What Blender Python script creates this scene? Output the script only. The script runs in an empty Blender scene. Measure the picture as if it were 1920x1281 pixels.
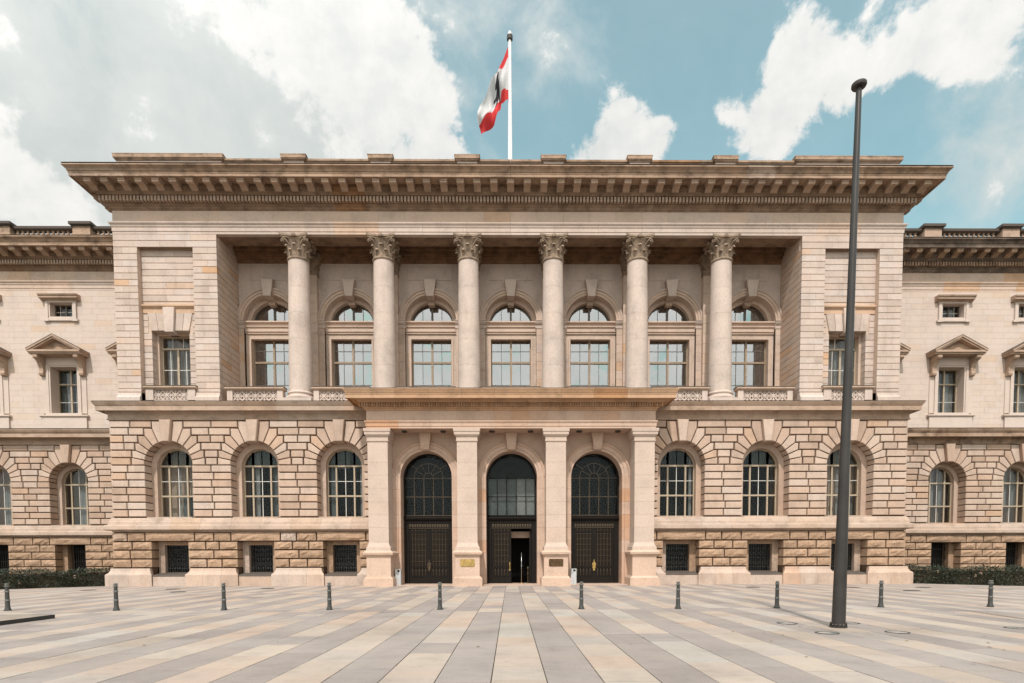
import bpy, math, random
from math import sin, cos, pi, sqrt, atan2, radians
from mathutils import Vector, Matrix

random.seed(11)
R = random.Random(5)
SC = bpy.context.scene
COL = SC.collection

# ------------------------------------------------------------------ camera
CAM_POS = Vector((-0.10, -35.0, 1.6))
YAW, PITCH, ROLL = 0.0097, 0.0464, 0.0030
fw = Vector((sin(YAW) * cos(PITCH), cos(YAW) * cos(PITCH), -sin(PITCH)))
rt = Vector((cos(YAW), -sin(YAW), 0.0))
up = rt.cross(fw)
r2 = rt * cos(ROLL) - up * sin(ROLL)
u2 = rt * sin(ROLL) + up * cos(ROLL)
cd = bpy.data.cameras.new('camera')
cam = bpy.data.objects.new('camera', cd)
COL.objects.link(cam)
cam.matrix_world = Matrix(((r2.x, u2.x, -fw.x, CAM_POS.x), (r2.y, u2.y, -fw.y, CAM_POS.y),
                           (r2.z, u2.z, -fw.z, CAM_POS.z), (0, 0, 0, 1)))
cd.sensor_width = 36
cd.lens = 1067 / 1920 * 36
cd.shift_x = -7 / 1920
cd.shift_y = (1097.5 - 640.5) / 1920
cd.clip_start = 0.1
cd.clip_end = 5000
SC.camera = cam

# ------------------------------------------------------------------ world, sun, exposure
SUN_EL, SUN_AZ = radians(52), radians(10)       # sun stands behind the camera, a little to the left
SUN_DIR = Vector((-sin(SUN_AZ) * cos(SUN_EL), -cos(SUN_AZ) * cos(SUN_EL), sin(SUN_EL)))
W = bpy.data.worlds.new('World')
SC.world = W
W.use_nodes = True
wn, wl = W.node_tree.nodes, W.node_tree.links
for n in list(wn):
    wn.remove(n)


def wnode(t, **kw):
    n = wn.new(t)
    for k, v in kw.items():
        setattr(n, k, v)
    return n


def wmath(op, a, b=None, c=None, clamp=False):
    n = wnode('ShaderNodeMath', operation=op, use_clamp=clamp)
    for i, x in enumerate((a, b, c)):
        if x is None:
            continue
        if isinstance(x, (int, float)):
            n.inputs[i].default_value = x
        else:
            wl.new(x, n.inputs[i])
    return n.outputs[0]


def wmix(f, a, b):
    n = wnode('ShaderNodeMix', data_type='RGBA')
    for s, x in ((n.inputs[0], f), (n.inputs[6], a), (n.inputs[7], b)):
        if isinstance(x, (int, float)):
            s.default_value = x
        elif isinstance(x, tuple):
            s.default_value = (*x, 1)
        else:
            wl.new(x, s)
    return n.outputs[2]


tc = wnode('ShaderNodeTexCoord')
DIR = tc.outputs['Generated']
sky = wnode('ShaderNodeTexSky', sky_type='NISHITA', sun_disc=False, sun_elevation=SUN_EL,
            sun_rotation=pi + SUN_AZ, air_density=1.0, dust_density=2.0, ozone_density=2.0)
SKY_STR = 0.15
sep = wnode('ShaderNodeSeparateXYZ')
wl.new(DIR, sep.inputs[0])


def wnoise(scale, detail, rough, off=(0, 0, 0), stretch=(1, 1, 1), dist=0.0):
    m = wnode('ShaderNodeMapping')
    m.inputs['Location'].default_value = off
    m.inputs['Scale'].default_value = stretch
    wl.new(DIR, m.inputs[0])
    n = wnode('ShaderNodeTexNoise')
    n.inputs['Scale'].default_value = scale
    n.inputs['Detail'].default_value = detail
    n.inputs['Roughness'].default_value = rough
    n.inputs['Distortion'].default_value = dist
    wl.new(m.outputs[0], n.inputs['Vector'])
    return n.outputs['Fac']


def cloud_dir(u, v):
    """direction of a point of sky given its place in a 1920 x 1281 view of the square"""
    return (r2 * (u - 967) + u2 * (1097.5 - v) + fw * 1067).normalized()


def blobs(items):
    tot = None
    for (u, v, rad, wgt) in items:
        d = cloud_dir(u, v)
        vm = wnode('ShaderNodeVectorMath', operation='DISTANCE')
        wl.new(DIR, vm.inputs[0])
        vm.inputs[1].default_value = d
        q = wmath('DIVIDE', vm.outputs['Value'], rad / 1500)
        q = wmath('MULTIPLY', q, q)
        q = wmath('MULTIPLY', q, -1.0)
        e = wmath('EXPONENT', q)
        e = wmath('MULTIPLY', e, wgt)
        tot = e if tot is None else wmath('ADD', tot, e)
    return tot


n_big = wnoise(2.2, 3, .5, (3.1, 1.2, .4))
n_mid = wnoise(9.5, 13, .60, (0.3, 2.2, 1.7), (1, 1, 1.1), .25)
n_fine = wnoise(24.0, 10, .64, (1.3, .2, 4.7), (1, 1, 1), .2)
# soft veil of high cloud
veil_b = blobs([(110, 130, 300, .34), (420, 200, 260, .42), (100, 380, 280, .75), (540, 90, 210, .72), (590, 190, 160, .5), (960, 40, 170, .36), (300, 30, 200, .3),
                (1060, 130, 130, .14), (1900, 330, 200, .36), (1880, 200, 160, .2), (640, 330, 170, .32), (1370, 20, 120, .12), (30, 330, 120, .5)])
veil = wmath('ADD', veil_b, wmath('MULTIPLY', wmath('SUBTRACT', n_mid, .5), 1.7))
veil = wmath('ADD', veil, wmath('MULTIPLY', wmath('SUBTRACT', n_big, .5), 1.0))
mr = wnode('ShaderNodeMapRange', interpolation_type='SMOOTHSTEP')
wl.new(veil, mr.inputs[0])
mr.inputs[1].default_value = .08
mr.inputs[2].default_value = .95
VEIL = wmath('MULTIPLY_ADD', mr.outputs[0], .74, .26)
# bright cumulus
cum_b = blobs([(610, 50, 140, .36), (720, 150, 100, .40), (560, 190, 170, .22), (700, 260, 110, .42), (30, 350, 120, .55), (100, 410, 110, .35), (770, 90, 55, .4), (690, 110, 80, .3),
               (830, 130, 42, .42), (815, 190, 40, .36), (820, 240, 42, .52), (845, 290, 46, .55), (760, 300, 80, .45), (580, 20, 100, .3),
               (1165, 205, 34, .5), (1155, 258, 58, .8), (1220, 288, 56, .75), (1095, 295, 44, .7), (1160, 300, 70, .6), (1255, 235, 24, .42),
               (1505, 65, 50, .62), (1478, 140, 56, .72), (1462, 230, 62, .72), (1555, 125, 50, .5), (1575, 190, 42, .42), (1630, 140, 42, .42),
               (1360, 195, 36, .52), (1415, 270, 52, .5), (1690, 125, 38, .34), (1740, 70, 50, .55), (1830, 25, 80, .66), (1885, 75, 50, .36), (1815, 110, 40, .3)])
cum = wmath('ADD', cum_b, wmath('MULTIPLY', wmath('SUBTRACT', n_mid, .5), 2.7))
cum = wmath('ADD', cum, wmath('MULTIPLY', wmath('SUBTRACT', n_fine, .5), 1.3))
# broken cloud closed up out of view, added for brighter, more neutral fill light
vd = wnode('ShaderNodeVectorMath', operation='DOT_PRODUCT')
wl.new(DIR, vd.inputs[0])
vd.inputs[1].default_value = cloud_dir(1150, 100)
fill_cover = wnode('ShaderNodeMapRange', interpolation_type='SMOOTHSTEP')
wl.new(vd.outputs['Value'], fill_cover.inputs[0])
fill_cover.inputs[1].default_value = .75
fill_cover.inputs[2].default_value = .30
cum = wmath('ADD', cum, wmath('MULTIPLY', fill_cover.outputs[0], .80))
mr2 = wnode('ShaderNodeMapRange', interpolation_type='SMOOTHSTEP')
wl.new(cum, mr2.inputs[0])
mr2.inputs[1].default_value = .34
mr2.inputs[2].default_value = .70
CUM = mr2.outputs[0]
tint = wnode('ShaderNodeMix', data_type='RGBA', blend_type='MULTIPLY')
tint.inputs[0].default_value = 1
wl.new(sky.outputs[0], tint.inputs[6])
tint.inputs[7].default_value = (1.15, 1.66, 1.16, 1)
strg = wnode('ShaderNodeVectorMath', operation='SCALE')
wl.new(tint.outputs[2], strg.inputs[0])
strg.inputs['Scale'].default_value = 1.0
sky_col = strg.outputs[0]
K = 1 / SKY_STR
vv = wmath('ADD', .5, wmath('MULTIPLY', wmath('SUBTRACT', n_mid, .5), 1.2), clamp=True)
veil_col = wmix(vv, tuple(K * x for x in (.42, .475, .47)), tuple(K * x for x in (.72, .73, .705)))
cum_col = wmix(wmath('ADD', .5, wmath('MULTIPLY', wmath('SUBTRACT', wmath('ADD', wmath('MULTIPLY', n_fine, .5), wmath('MULTIPLY', n_mid, .5)), .5), 3.2), clamp=True),
               tuple(K * x for x in (.64, .655, .64)), tuple(K * x for x in (.82, .805, .775)))
# sun shines through thin cloud; cloud brightness towards it raised to fill shade
sd = wnode('ShaderNodeVectorMath', operation='DOT_PRODUCT')
wl.new(DIR, sd.inputs[0])
sd.inputs[1].default_value = SUN_DIR
fill_gain = wnode('ShaderNodeMapRange', interpolation_type='SMOOTHSTEP')
wl.new(sd.outputs['Value'], fill_gain.inputs[0])
fill_gain.inputs[1].default_value = -.15
fill_gain.inputs[2].default_value = .95
fill_gain.inputs[3].default_value = 1.0
fill_gain.inputs[4].default_value = 2.0


def brighten(c):
    n = wnode('ShaderNodeVectorMath', operation='SCALE')
    wl.new(c, n.inputs[0])
    wl.new(fill_gain.outputs[0], n.inputs['Scale'])
    return n.outputs[0]


veil_col = brighten(veil_col)
cum_col = brighten(cum_col)
c1 = wmix(VEIL, sky_col, veil_col)
c2 = wmix(CUM, c1, cum_col)
bg = wnode('ShaderNodeBackground')
wl.new(c2, bg.inputs[0])
bg.inputs[1].default_value = SKY_STR
wo = wnode('ShaderNodeOutputWorld')
wl.new(bg.outputs[0], wo.inputs[0])

sl = bpy.data.lights.new('sun', 'SUN')
sl.energy = 3.3
sl.angle = radians(2.0)
sl.color = (1.0, .94, .90)
so = bpy.data.objects.new('sun', sl)
COL.objects.link(so)
so.rotation_euler = SUN_DIR.to_track_quat('Z', 'Y').to_euler()
so.location = (0, -60, 80)

SC.view_settings.view_transform = 'Standard'
SC.view_settings.look = 'None'
SC.view_settings.exposure = 0.20
SC.view_settings.gamma = 1
SC.view_settings.use_curve_mapping = False
SC.render.engine = 'CYCLES'
SC.cycles.max_bounces = 6
SC.cycles.diffuse_bounces = 5
SC.cycles.transparent_max_bounces = 12

# ------------------------------------------------------------------ materials
def new_mat(name):
    m = bpy.data.materials.new(name)
    m.use_nodes = True
    nt = m.node_tree
    p = nt.nodes['Principled BSDF']
    return m, nt, nt.nodes, nt.links, p


def noise_in(N, L, vec, scale, detail=5, rough=.55):
    n = N.new('ShaderNodeTexNoise')
    n.inputs['Scale'].default_value = scale
    n.inputs['Detail'].default_value = detail
    n.inputs['Roughness'].default_value = rough
    L.new(vec, n.inputs['Vector'])
    return n.outputs['Fac']


def ramp(N, L, fac, stops):
    r = N.new('ShaderNodeValToRGB')
    e = r.color_ramp.elements
    while len(e) > 1:
        e.remove(e[0])
    e[0].position = stops[0][0]
    e[0].color = (*stops[0][1], 1)
    for p, c in stops[1:]:
        k = e.new(p)
        k.color = (*c, 1)
    L.new(fac, r.inputs[0])
    return r.outputs[0]


def mixc(N, L, f, a, b, mode='MIX'):
    n = N.new('ShaderNodeMix')
    n.data_type = 'RGBA'
    n.blend_type = mode
    for s, x in ((n.inputs[0], f), (n.inputs[6], a), (n.inputs[7], b)):
        if isinstance(x, (int, float)):
            s.default_value = x
        elif isinstance(x, tuple):
            s.default_value = (*x, 1)
        else:
            L.new(x, s)
    return n.outputs[2]


def stone_mat(name, stops, grain=.10, stain=.25, stain_col=(.16, .12, .085), stain_lo=.56, stain_hi=.78, bump=.25, rough=.88,
              bscale=14, cloud=.22, streak=(1.1, 1.1, .28)):
    m, nt, N, L, p = new_mat(name)
    at = N.new('ShaderNodeAttribute')
    at.attribute_name = 'tone'
    geo = N.new('ShaderNodeNewGeometry')
    pos = geo.outputs['Position']
    # sandstone warmth shared by every stone of the house
    stops = [(q, (c[0] * 1.0, c[1] * .925, c[2] * .895)) for q, c in stops]
    base = ramp(N, L, at.outputs['Fac'], stops)
    n1 = noise_in(N, L, pos, .9, 6, .6)
    c = ramp(N, L, n1, [(.25, (1 - cloud,) * 3), (.5, (1, 1, 1)), (.75, (1 + cloud * .35, 1 + cloud * .28, 1 + cloud * .2))])
    base = mixc(N, L, 1.0, base, c, 'MULTIPLY')
    n2 = noise_in(N, L, pos, 9, 8, .7)
    g = ramp(N, L, n2, [(.3, (1 - grain * 1.6,) * 3), (.5, (1, 1, 1)), (.7, (1 + grain * .6,) * 3)])
    base = mixc(N, L, 1.0, base, g, 'MULTIPLY')
    mp = N.new('ShaderNodeMapping')
    mp.inputs['Scale'].default_value = streak
    L.new(pos, mp.inputs[0])
    n3 = noise_in(N, L, mp.outputs[0], 1.6, 9, .66)
    sf = N.new('ShaderNodeMapRange')
    L.new(n3, sf.inputs[0])
    sf.inputs[1].default_value = stain_lo
    sf.inputs[2].default_value = stain_hi
    sf.inputs[4].default_value = stain
    base = mixc(N, L, sf.outputs[0], base, stain_col)
    L.new(base, p.inputs['Base Color'])
    p.inputs['Roughness'].default_value = rough
    p.inputs['Specular IOR Level'].default_value = .25
    b = N.new('ShaderNodeBump')
    b.inputs['Strength'].default_value = bump
    b.inputs['Distance'].default_value = .02
    L.new(noise_in(N, L, pos, bscale, 8, .7), b.inputs['Height'])
    L.new(b.outputs[0], p.inputs['Normal'])
    return m


CREAM = [(0, (.43, .375, .325)), (.25, (.53, .47, .42)), (.5, (.475, .41, .355)), (.75, (.52, .475, .435)), (.88, (.52, .42, .34)), (.96, (.52, .38, .265)), (1, (.49, .32, .19))]
M = {}
M['ashlar'] = stone_mat('pale_ashlar_stone', CREAM, stain=.36, stain_col=(.25, .18, .125), stain_lo=.52, stain_hi=.8, streak=(1.5, 1.5, .2))
M['ashlar_warm'] = stone_mat('warm_ashlar_stone', [(0, (.48, .405, .33)), (.5, (.53, .435, .355)), (.8, (.49, .43, .375)), (.93, (.51, .385, .28)), (1, (.49, .345, .225))], stain=.2, stain_col=(.26, .18, .12))
M['column'] = stone_mat('column_stone', [(0, (.49, .44, .39)), (.5, (.515, .46, .41)), (1, (.49, .425, .37))], stain=.4, stain_col=(.29, .215, .165), stain_lo=.5, stain_hi=.78)
M['rust'] = stone_mat('rusticated_stone', [(0, (.37, .285, .22)), (.25, (.49, .41, .34)), (.5, (.42, .32, .245)), (.75, (.48, .415, .355)), (.93, (.47, .355, .265)), (1, (.45, .33, .235))],
                      stain=.45, stain_col=(.20, .13, .085), stain_lo=.52, stain_hi=.8, bump=.5, bscale=22)
M['rock'] = stone_mat('rock_faced_stone', [(0, (.32, .23, .155)), (.5, (.38, .275, .19)), (.8, (.35, .25, .165)), (.93, (.43, .365, .31)), (1, (.34, .22, .135))],
                      stain=.5, stain_col=(.14, .09, .055), stain_lo=.5, stain_hi=.76, bump=1.0, bscale=16, grain=.28)
M['plinth'] = stone_mat('plinth_stone', [(0, (.42, .335, .265)), (.4, (.47, .385, .315)), (.7, (.43, .375, .325)), (1, (.44, .32, .235))], stain=.5, stain_col=(.24, .15, .095), stain_lo=.5, stain_hi=.78)
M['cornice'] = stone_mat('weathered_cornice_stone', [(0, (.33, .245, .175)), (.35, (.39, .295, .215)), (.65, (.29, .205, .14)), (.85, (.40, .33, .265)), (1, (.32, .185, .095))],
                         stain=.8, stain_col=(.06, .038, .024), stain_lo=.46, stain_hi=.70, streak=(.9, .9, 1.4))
M['cornice_dark'] = stone_mat('sooty_shaded_bed_stone', [(0, (.22, .155, .105)), (.5, (.28, .205, .145)), (.8, (.20, .135, .088)), (1, (.27, .155, .08))],  # soot plus shade painted into the colour, for dark gaps under the corona
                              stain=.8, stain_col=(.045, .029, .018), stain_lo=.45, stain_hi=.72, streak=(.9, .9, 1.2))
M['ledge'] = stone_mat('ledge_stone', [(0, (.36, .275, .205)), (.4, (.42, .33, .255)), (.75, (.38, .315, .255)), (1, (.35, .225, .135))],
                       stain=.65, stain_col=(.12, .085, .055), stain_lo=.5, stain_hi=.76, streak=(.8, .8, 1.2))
M['porch'] = stone_mat('porch_stone', [(0, (.47, .365, .285)), (.4, (.51, .405, .325)), (.7, (.48, .35, .26)), (1, (.47, .30, .19))], stain=.2, stain_col=(.26, .17, .11))
M['porch_pillar'] = stone_mat('porch_pillar_stone', [(0, (.48, .41, .35)), (.5, (.50, .425, .36)), (.8, (.475, .385, .315)), (1, (.47, .345, .26))], stain=.1, stain_col=(.34, .22, .14), cloud=.12)
M['porch_cornice'] = stone_mat('porch_cornice_stone', [(0, (.42, .28, .175)), (.4, (.47, .33, .215)), (.7, (.40, .255, .15)), (1, (.39, .215, .10))],
                               stain=.6, stain_col=(.10, .06, .035), stain_lo=.5, stain_hi=.78, streak=(.9, .9, 1.2))
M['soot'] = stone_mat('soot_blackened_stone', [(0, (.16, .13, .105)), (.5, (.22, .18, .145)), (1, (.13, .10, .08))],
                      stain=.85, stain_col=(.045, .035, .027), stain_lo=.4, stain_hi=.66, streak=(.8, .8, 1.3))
M['band'] = stone_mat('weathered_band_stone', [(0, (.40, .325, .26)), (.5, (.45, .375, .31)), (.8, (.42, .36, .305)), (1, (.43, .335, .25))], stain=.6, stain_col=(.15, .105, .07), stain_lo=.5, stain_hi=.78, streak=(.8, .8, 1.2))
M['carved'] = stone_mat('carved_capital_stone', [(0, (.30, .24, .18)), (1, (.33, .265, .195))], stain=.75, stain_col=(.06, .042, .028), stain_lo=.46, stain_hi=.66, streak=(2.2, 2.2, 2.2))
M['wing'] = stone_mat('wing_wall_stone', [(0, (.52, .468, .415)), (.4, (.535, .482, .43)), (.75, (.525, .465, .405)), (.95, (.53, .45, .37)), (1, (.53, .435, .34))], stain=.06, cloud=.1, grain=.05)
M['joint'] = stone_mat('joint_mortar', [(0, (.085, .055, .035)), (1, (.10, .065, .042))], stain=.3)
M['capping'] = stone_mat('dark_capping', [(0, (.085, .075, .065)), (1, (.11, .095, .08))], stain=.3, stain_col=(.05, .04, .035))


def simple_mat(name, col, rough=.6, metal=0.0, spec=.5, var=.0, vscale=8):
    m, nt, N, L, p = new_mat(name)
    p.inputs['Base Color'].default_value = (*col, 1)
    p.inputs['Roughness'].default_value = rough
    p.inputs['Metallic'].default_value = metal
    p.inputs['Specular IOR Level'].default_value = spec
    if var:
        geo = N.new('ShaderNodeNewGeometry')
        f = noise_in(N, L, geo.outputs['Position'], vscale, 6, .65)
        c = ramp(N, L, f, [(.3, tuple(x * (1 - var) for x in col)), (.7, tuple(min(1, x * (1 + var)) for x in col))])
        L.new(c, p.inputs['Base Color'])
    return m


M['win_brown'] = simple_mat('brown_window_frame', (.27, .195, .125), .5, var=.2)
M['win_tan'] = simple_mat('tan_window_frame', (.36, .29, .205), .5, var=.15)
M['win_white'] = simple_mat('white_glazing_bar', (.62, .60, .55), .5, var=.1)
M['win_dark'] = simple_mat('dark_glazing_bar', (.10, .085, .065), .5, var=.2)
M['bronze'] = simple_mat('dark_bronze_door', (.011, .0085, .0065), .6, .0, .15, var=.35, vscale=5)
M['bronze_hi'] = simple_mat('worn_bronze_ornament', (.075, .052, .03), .42, .4, var=.4, vscale=20)
M['black'] = simple_mat('dark_room_lining', (.018, .016, .014), .9, spec=.1)
M['iron'] = simple_mat('black_wrought_iron', (.028, .026, .024), .5, .4, var=.4, vscale=25)
M['curtain'] = simple_mat('white_curtain', (.28, .285, .28), .9, var=.18, vscale=6)
M['blind'] = simple_mat('grey_blind', (.12, .135, .135), .9, var=.2, vscale=3)
M['bollard'] = simple_mat('grey_cast_iron', (.05, .05, .046), .45, .35, var=.35, vscale=18)
M['bollard_hi'] = simple_mat('worn_iron_band', (.17, .17, .16), .4, .5, var=.2, vscale=18)
M['pole'] = simple_mat('anthracite_coated_steel', (.034, .030, .027), .36, .3, .5, var=.3, vscale=1.3)
M['pole_white'] = simple_mat('white_flagpole_paint', (.80, .79, .76), .35)
M['brass'] = simple_mat('polished_brass', (.46, .31, .11), .38, .8, var=.4, vscale=9)
M['bronze_plate'] = simple_mat('darkened_bronze_plate', (.10, .06, .028), .4, .7, var=.5, vscale=9)
M['binsteel'] = simple_mat('pale_grey_bin_steel', (.46, .475, .475), .45, .2, var=.12, vscale=5)
M['steel'] = simple_mat('brushed_steel', (.55, .54, .52), .28, .9)
M['lens'] = simple_mat('ground_light_glass', (.34, .36, .34), .08, .0, .8, var=.2, vscale=3)
M['darkcover'] = simple_mat('dark_cover_iron', (.05, .045, .04), .7, .1, var=.3, vscale=12)
M['roof'] = simple_mat('dark_roof_sheet', (.10, .095, .09), .7, var=.2)
M['flag_red'] = simple_mat('red_flag_cloth', (.62, .035, .035), .8, var=.08)
M['flag_white'] = simple_mat('white_flag_cloth', (.62, .60, .60), .8, var=.05)
M['flag_black'] = simple_mat('black_emblem_cloth', (.015, .015, .018), .8)
M['earth'] = simple_mat('bare_planting_soil', (.12, .095, .07), .95, var=.3, vscale=4)
M['leaf_litter'] = simple_mat('dry_fallen_leaf', (.16, .10, .05), .8, var=.4, vscale=3)
M['platform_top'] = simple_mat('brown_platform_boards', (.27, .22, .175), .75, var=.25, vscale=2)
M['platform_edge'] = simple_mat('black_platform_edge', (.028, .027, .025), .6)
for k in ('flag_red', 'flag_white'):
    m = M[k]
    p = m.node_tree.nodes['Principled BSDF']
    tr = m.node_tree.nodes.new('ShaderNodeBsdfTranslucent')
    tr.inputs[0].default_value = (.7, .05, .05, 1) if 'red' in k else (.8, .78, .77, 1)
    mx = m.node_tree.nodes.new('ShaderNodeMixShader')
    mx.inputs[0].default_value = .35
    m.node_tree.links.new(p.outputs[0], mx.inputs[1])
    m.node_tree.links.new(tr.outputs[0], mx.inputs[2])
    m.node_tree.links.new(mx.outputs[0], m.node_tree.nodes['Material Output'].inputs[0])


def glass_mat(name, refl, tintc=(.75, .86, .86), see=.7, rough=.015):
    m = bpy.data.materials.new(name)
    m.use_nodes = True
    nt = m.node_tree
    N, L = nt.nodes, nt.links
    N.remove(N['Principled BSDF'])
    gl = N.new('ShaderNodeBsdfGlossy')
    gl.inputs['Color'].default_value = (*tintc, 1)
    gl.inputs['Roughness'].default_value = rough
    geo = N.new('ShaderNodeNewGeometry')
    bp = N.new('ShaderNodeBump')
    bp.inputs['Strength'].default_value = .045
    bp.inputs['Distance'].default_value = .05
    L.new(noise_in(N, L, geo.outputs['Position'], 1.1, 2, .5), bp.inputs['Height'])
    L.new(bp.outputs[0], gl.inputs['Normal'])
    tr = N.new('ShaderNodeBsdfTransparent')
    tr.inputs[0].default_value = (see, see * 1.02, see, 1)
    fr = N.new('ShaderNodeLayerWeight')
    fr.inputs[0].default_value = .35
    ad = N.new('ShaderNodeMath')
    ad.operation = 'MULTIPLY_ADD'
    ad.inputs[1].default_value = .4
    ad.inputs[2].default_value = refl
    ad.use_clamp = True
    L.new(fr.outputs['Fresnel'], ad.inputs[0])
    mx = N.new('ShaderNodeMixShader')
    L.new(ad.outputs[0], mx.inputs[0])
    L.new(tr.outputs[0], mx.inputs[1])
    L.new(gl.outputs[0], mx.inputs[2])
    L.new(mx.outputs[0], N['Material Output'].inputs[0])
    return m


M['glass_sky'] = glass_mat('coated_reflecting_glass', .33, (.93, .95, .95))
M['glass'] = glass_mat('plain_window_glass', .0, (.8, .9, .92), .8, .22)
M['glass_dim'] = glass_mat('dim_window_glass', .025, (.85, .9, .92), .75, .12)


def slab_mat(name, stops, speck=.12):
    m, nt, N, L, p = new_mat(name)
    at = N.new('ShaderNodeAttribute')
    at.attribute_name = 'tone'
    geo = N.new('ShaderNodeNewGeometry')
    pos = geo.outputs['Position']
    stops = [(q, (c[0] * 1.02, c[1] * .965, c[2] * .935)) for q, c in stops]
    base = ramp(N, L, at.outputs['Fac'], stops)
    n1 = noise_in(N, L, pos, 1.3, 7, .65)
    c = ramp(N, L, n1, [(.25, (.80, .80, .80)), (.5, (1, 1, 1)), (.78, (1.10, 1.06, 1.0))])
    base = mixc(N, L, 1, base, c, 'MULTIPLY')
    n2 = noise_in(N, L, pos, 60, 4, .7)
    g = ramp(N, L, n2, [(.3, (1 - speck * 1.5,) * 3), (.5, (1, 1, 1)), (.72, (1 + speck,) * 3)])
    base = mixc(N, L, 1, base, g, 'MULTIPLY')
    n3 = noise_in(N, L, pos, 4.2, 9, .72)
    sf = N.new('ShaderNodeMapRange')
    L.new(n3, sf.inputs[0])
    sf.inputs[1].default_value = .54
    sf.inputs[2].default_value = .80
    sf.inputs[4].default_value = .42
    base = mixc(N, L, sf.outputs[0], base, (.20, .16, .12))
    n4 = noise_in(N, L, pos, .33, 5, .6)
    c4 = ramp(N, L, n4, [(.3, (.84, .83, .82)), (.52, (1, 1, 1)), (.7, (1.05, 1.04, 1.03))])
    base = mixc(N, L, 1, base, c4, 'MULTIPLY')
    vo = N.new('ShaderNodeTexVoronoi')
    vo.inputs['Scale'].default_value = 2.6
    L.new(pos, vo.inputs['Vector'])
    sp = N.new('ShaderNodeMapRange')
    L.new(vo.outputs['Distance'], sp.inputs[0])
    sp.inputs[1].default_value = .055
    sp.inputs[2].default_value = .035
    sp.inputs[4].default_value = .5
    base = mixc(N, L, sp.outputs[0], base, (.11, .095, .08))
    L.new(base, p.inputs['Base Color'])
    p.inputs['Roughness'].default_value = .72
    p.inputs['Specular IOR Level'].default_value = .3
    b = N.new('ShaderNodeBump')
    b.inputs['Strength'].default_value = .2
    b.inputs['Distance'].default_value = .01
    L.new(noise_in(N, L, pos, 45, 5, .7), b.inputs['Height'])
    L.new(b.outputs[0], p.inputs['Normal'])
    return m


M['slab_light'] = slab_mat('pale_sandstone_slab', [(0, (.36, .31, .265)), (.3, (.41, .365, .315)), (.5, (.40, .325, .27)), (.68, (.38, .36, .33)), (.85, (.42, .33, .27)), (1, (.34, .315, .29))])
M['slab_grey'] = slab_mat('grey_granite_slab', [(0, (.265, .238, .224)), (.5, (.315, .287, .27)), (1, (.29, .267, .253))], .18)
M['sand_joint'] = simple_mat('sandy_mossy_joint', (.085, .064, .036), .95, var=.45, vscale=3)


def leaf_mat():
    m, nt, N, L, p = new_mat('dark_hedge_leaf')
    at = N.new('ShaderNodeAttribute')
    at.attribute_name = 'tone'
    c = ramp(N, L, at.outputs['Fac'], [(0, (.008, .013, .005)), (.5, (.017, .027, .009)), (.85, (.035, .052, .014)), (1, (.08, .088, .03))])
    L.new(c, p.inputs['Base Color'])
    p.inputs['Roughness'].default_value = .6
    return m


M['leaf'] = leaf_mat()
M['twig'] = simple_mat('hedge_twig', (.06, .045, .03), .9)
M['blossom'] = simple_mat('dried_hedge_blossom', (.16, .11, .07), .8, var=.3, vscale=6)

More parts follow.
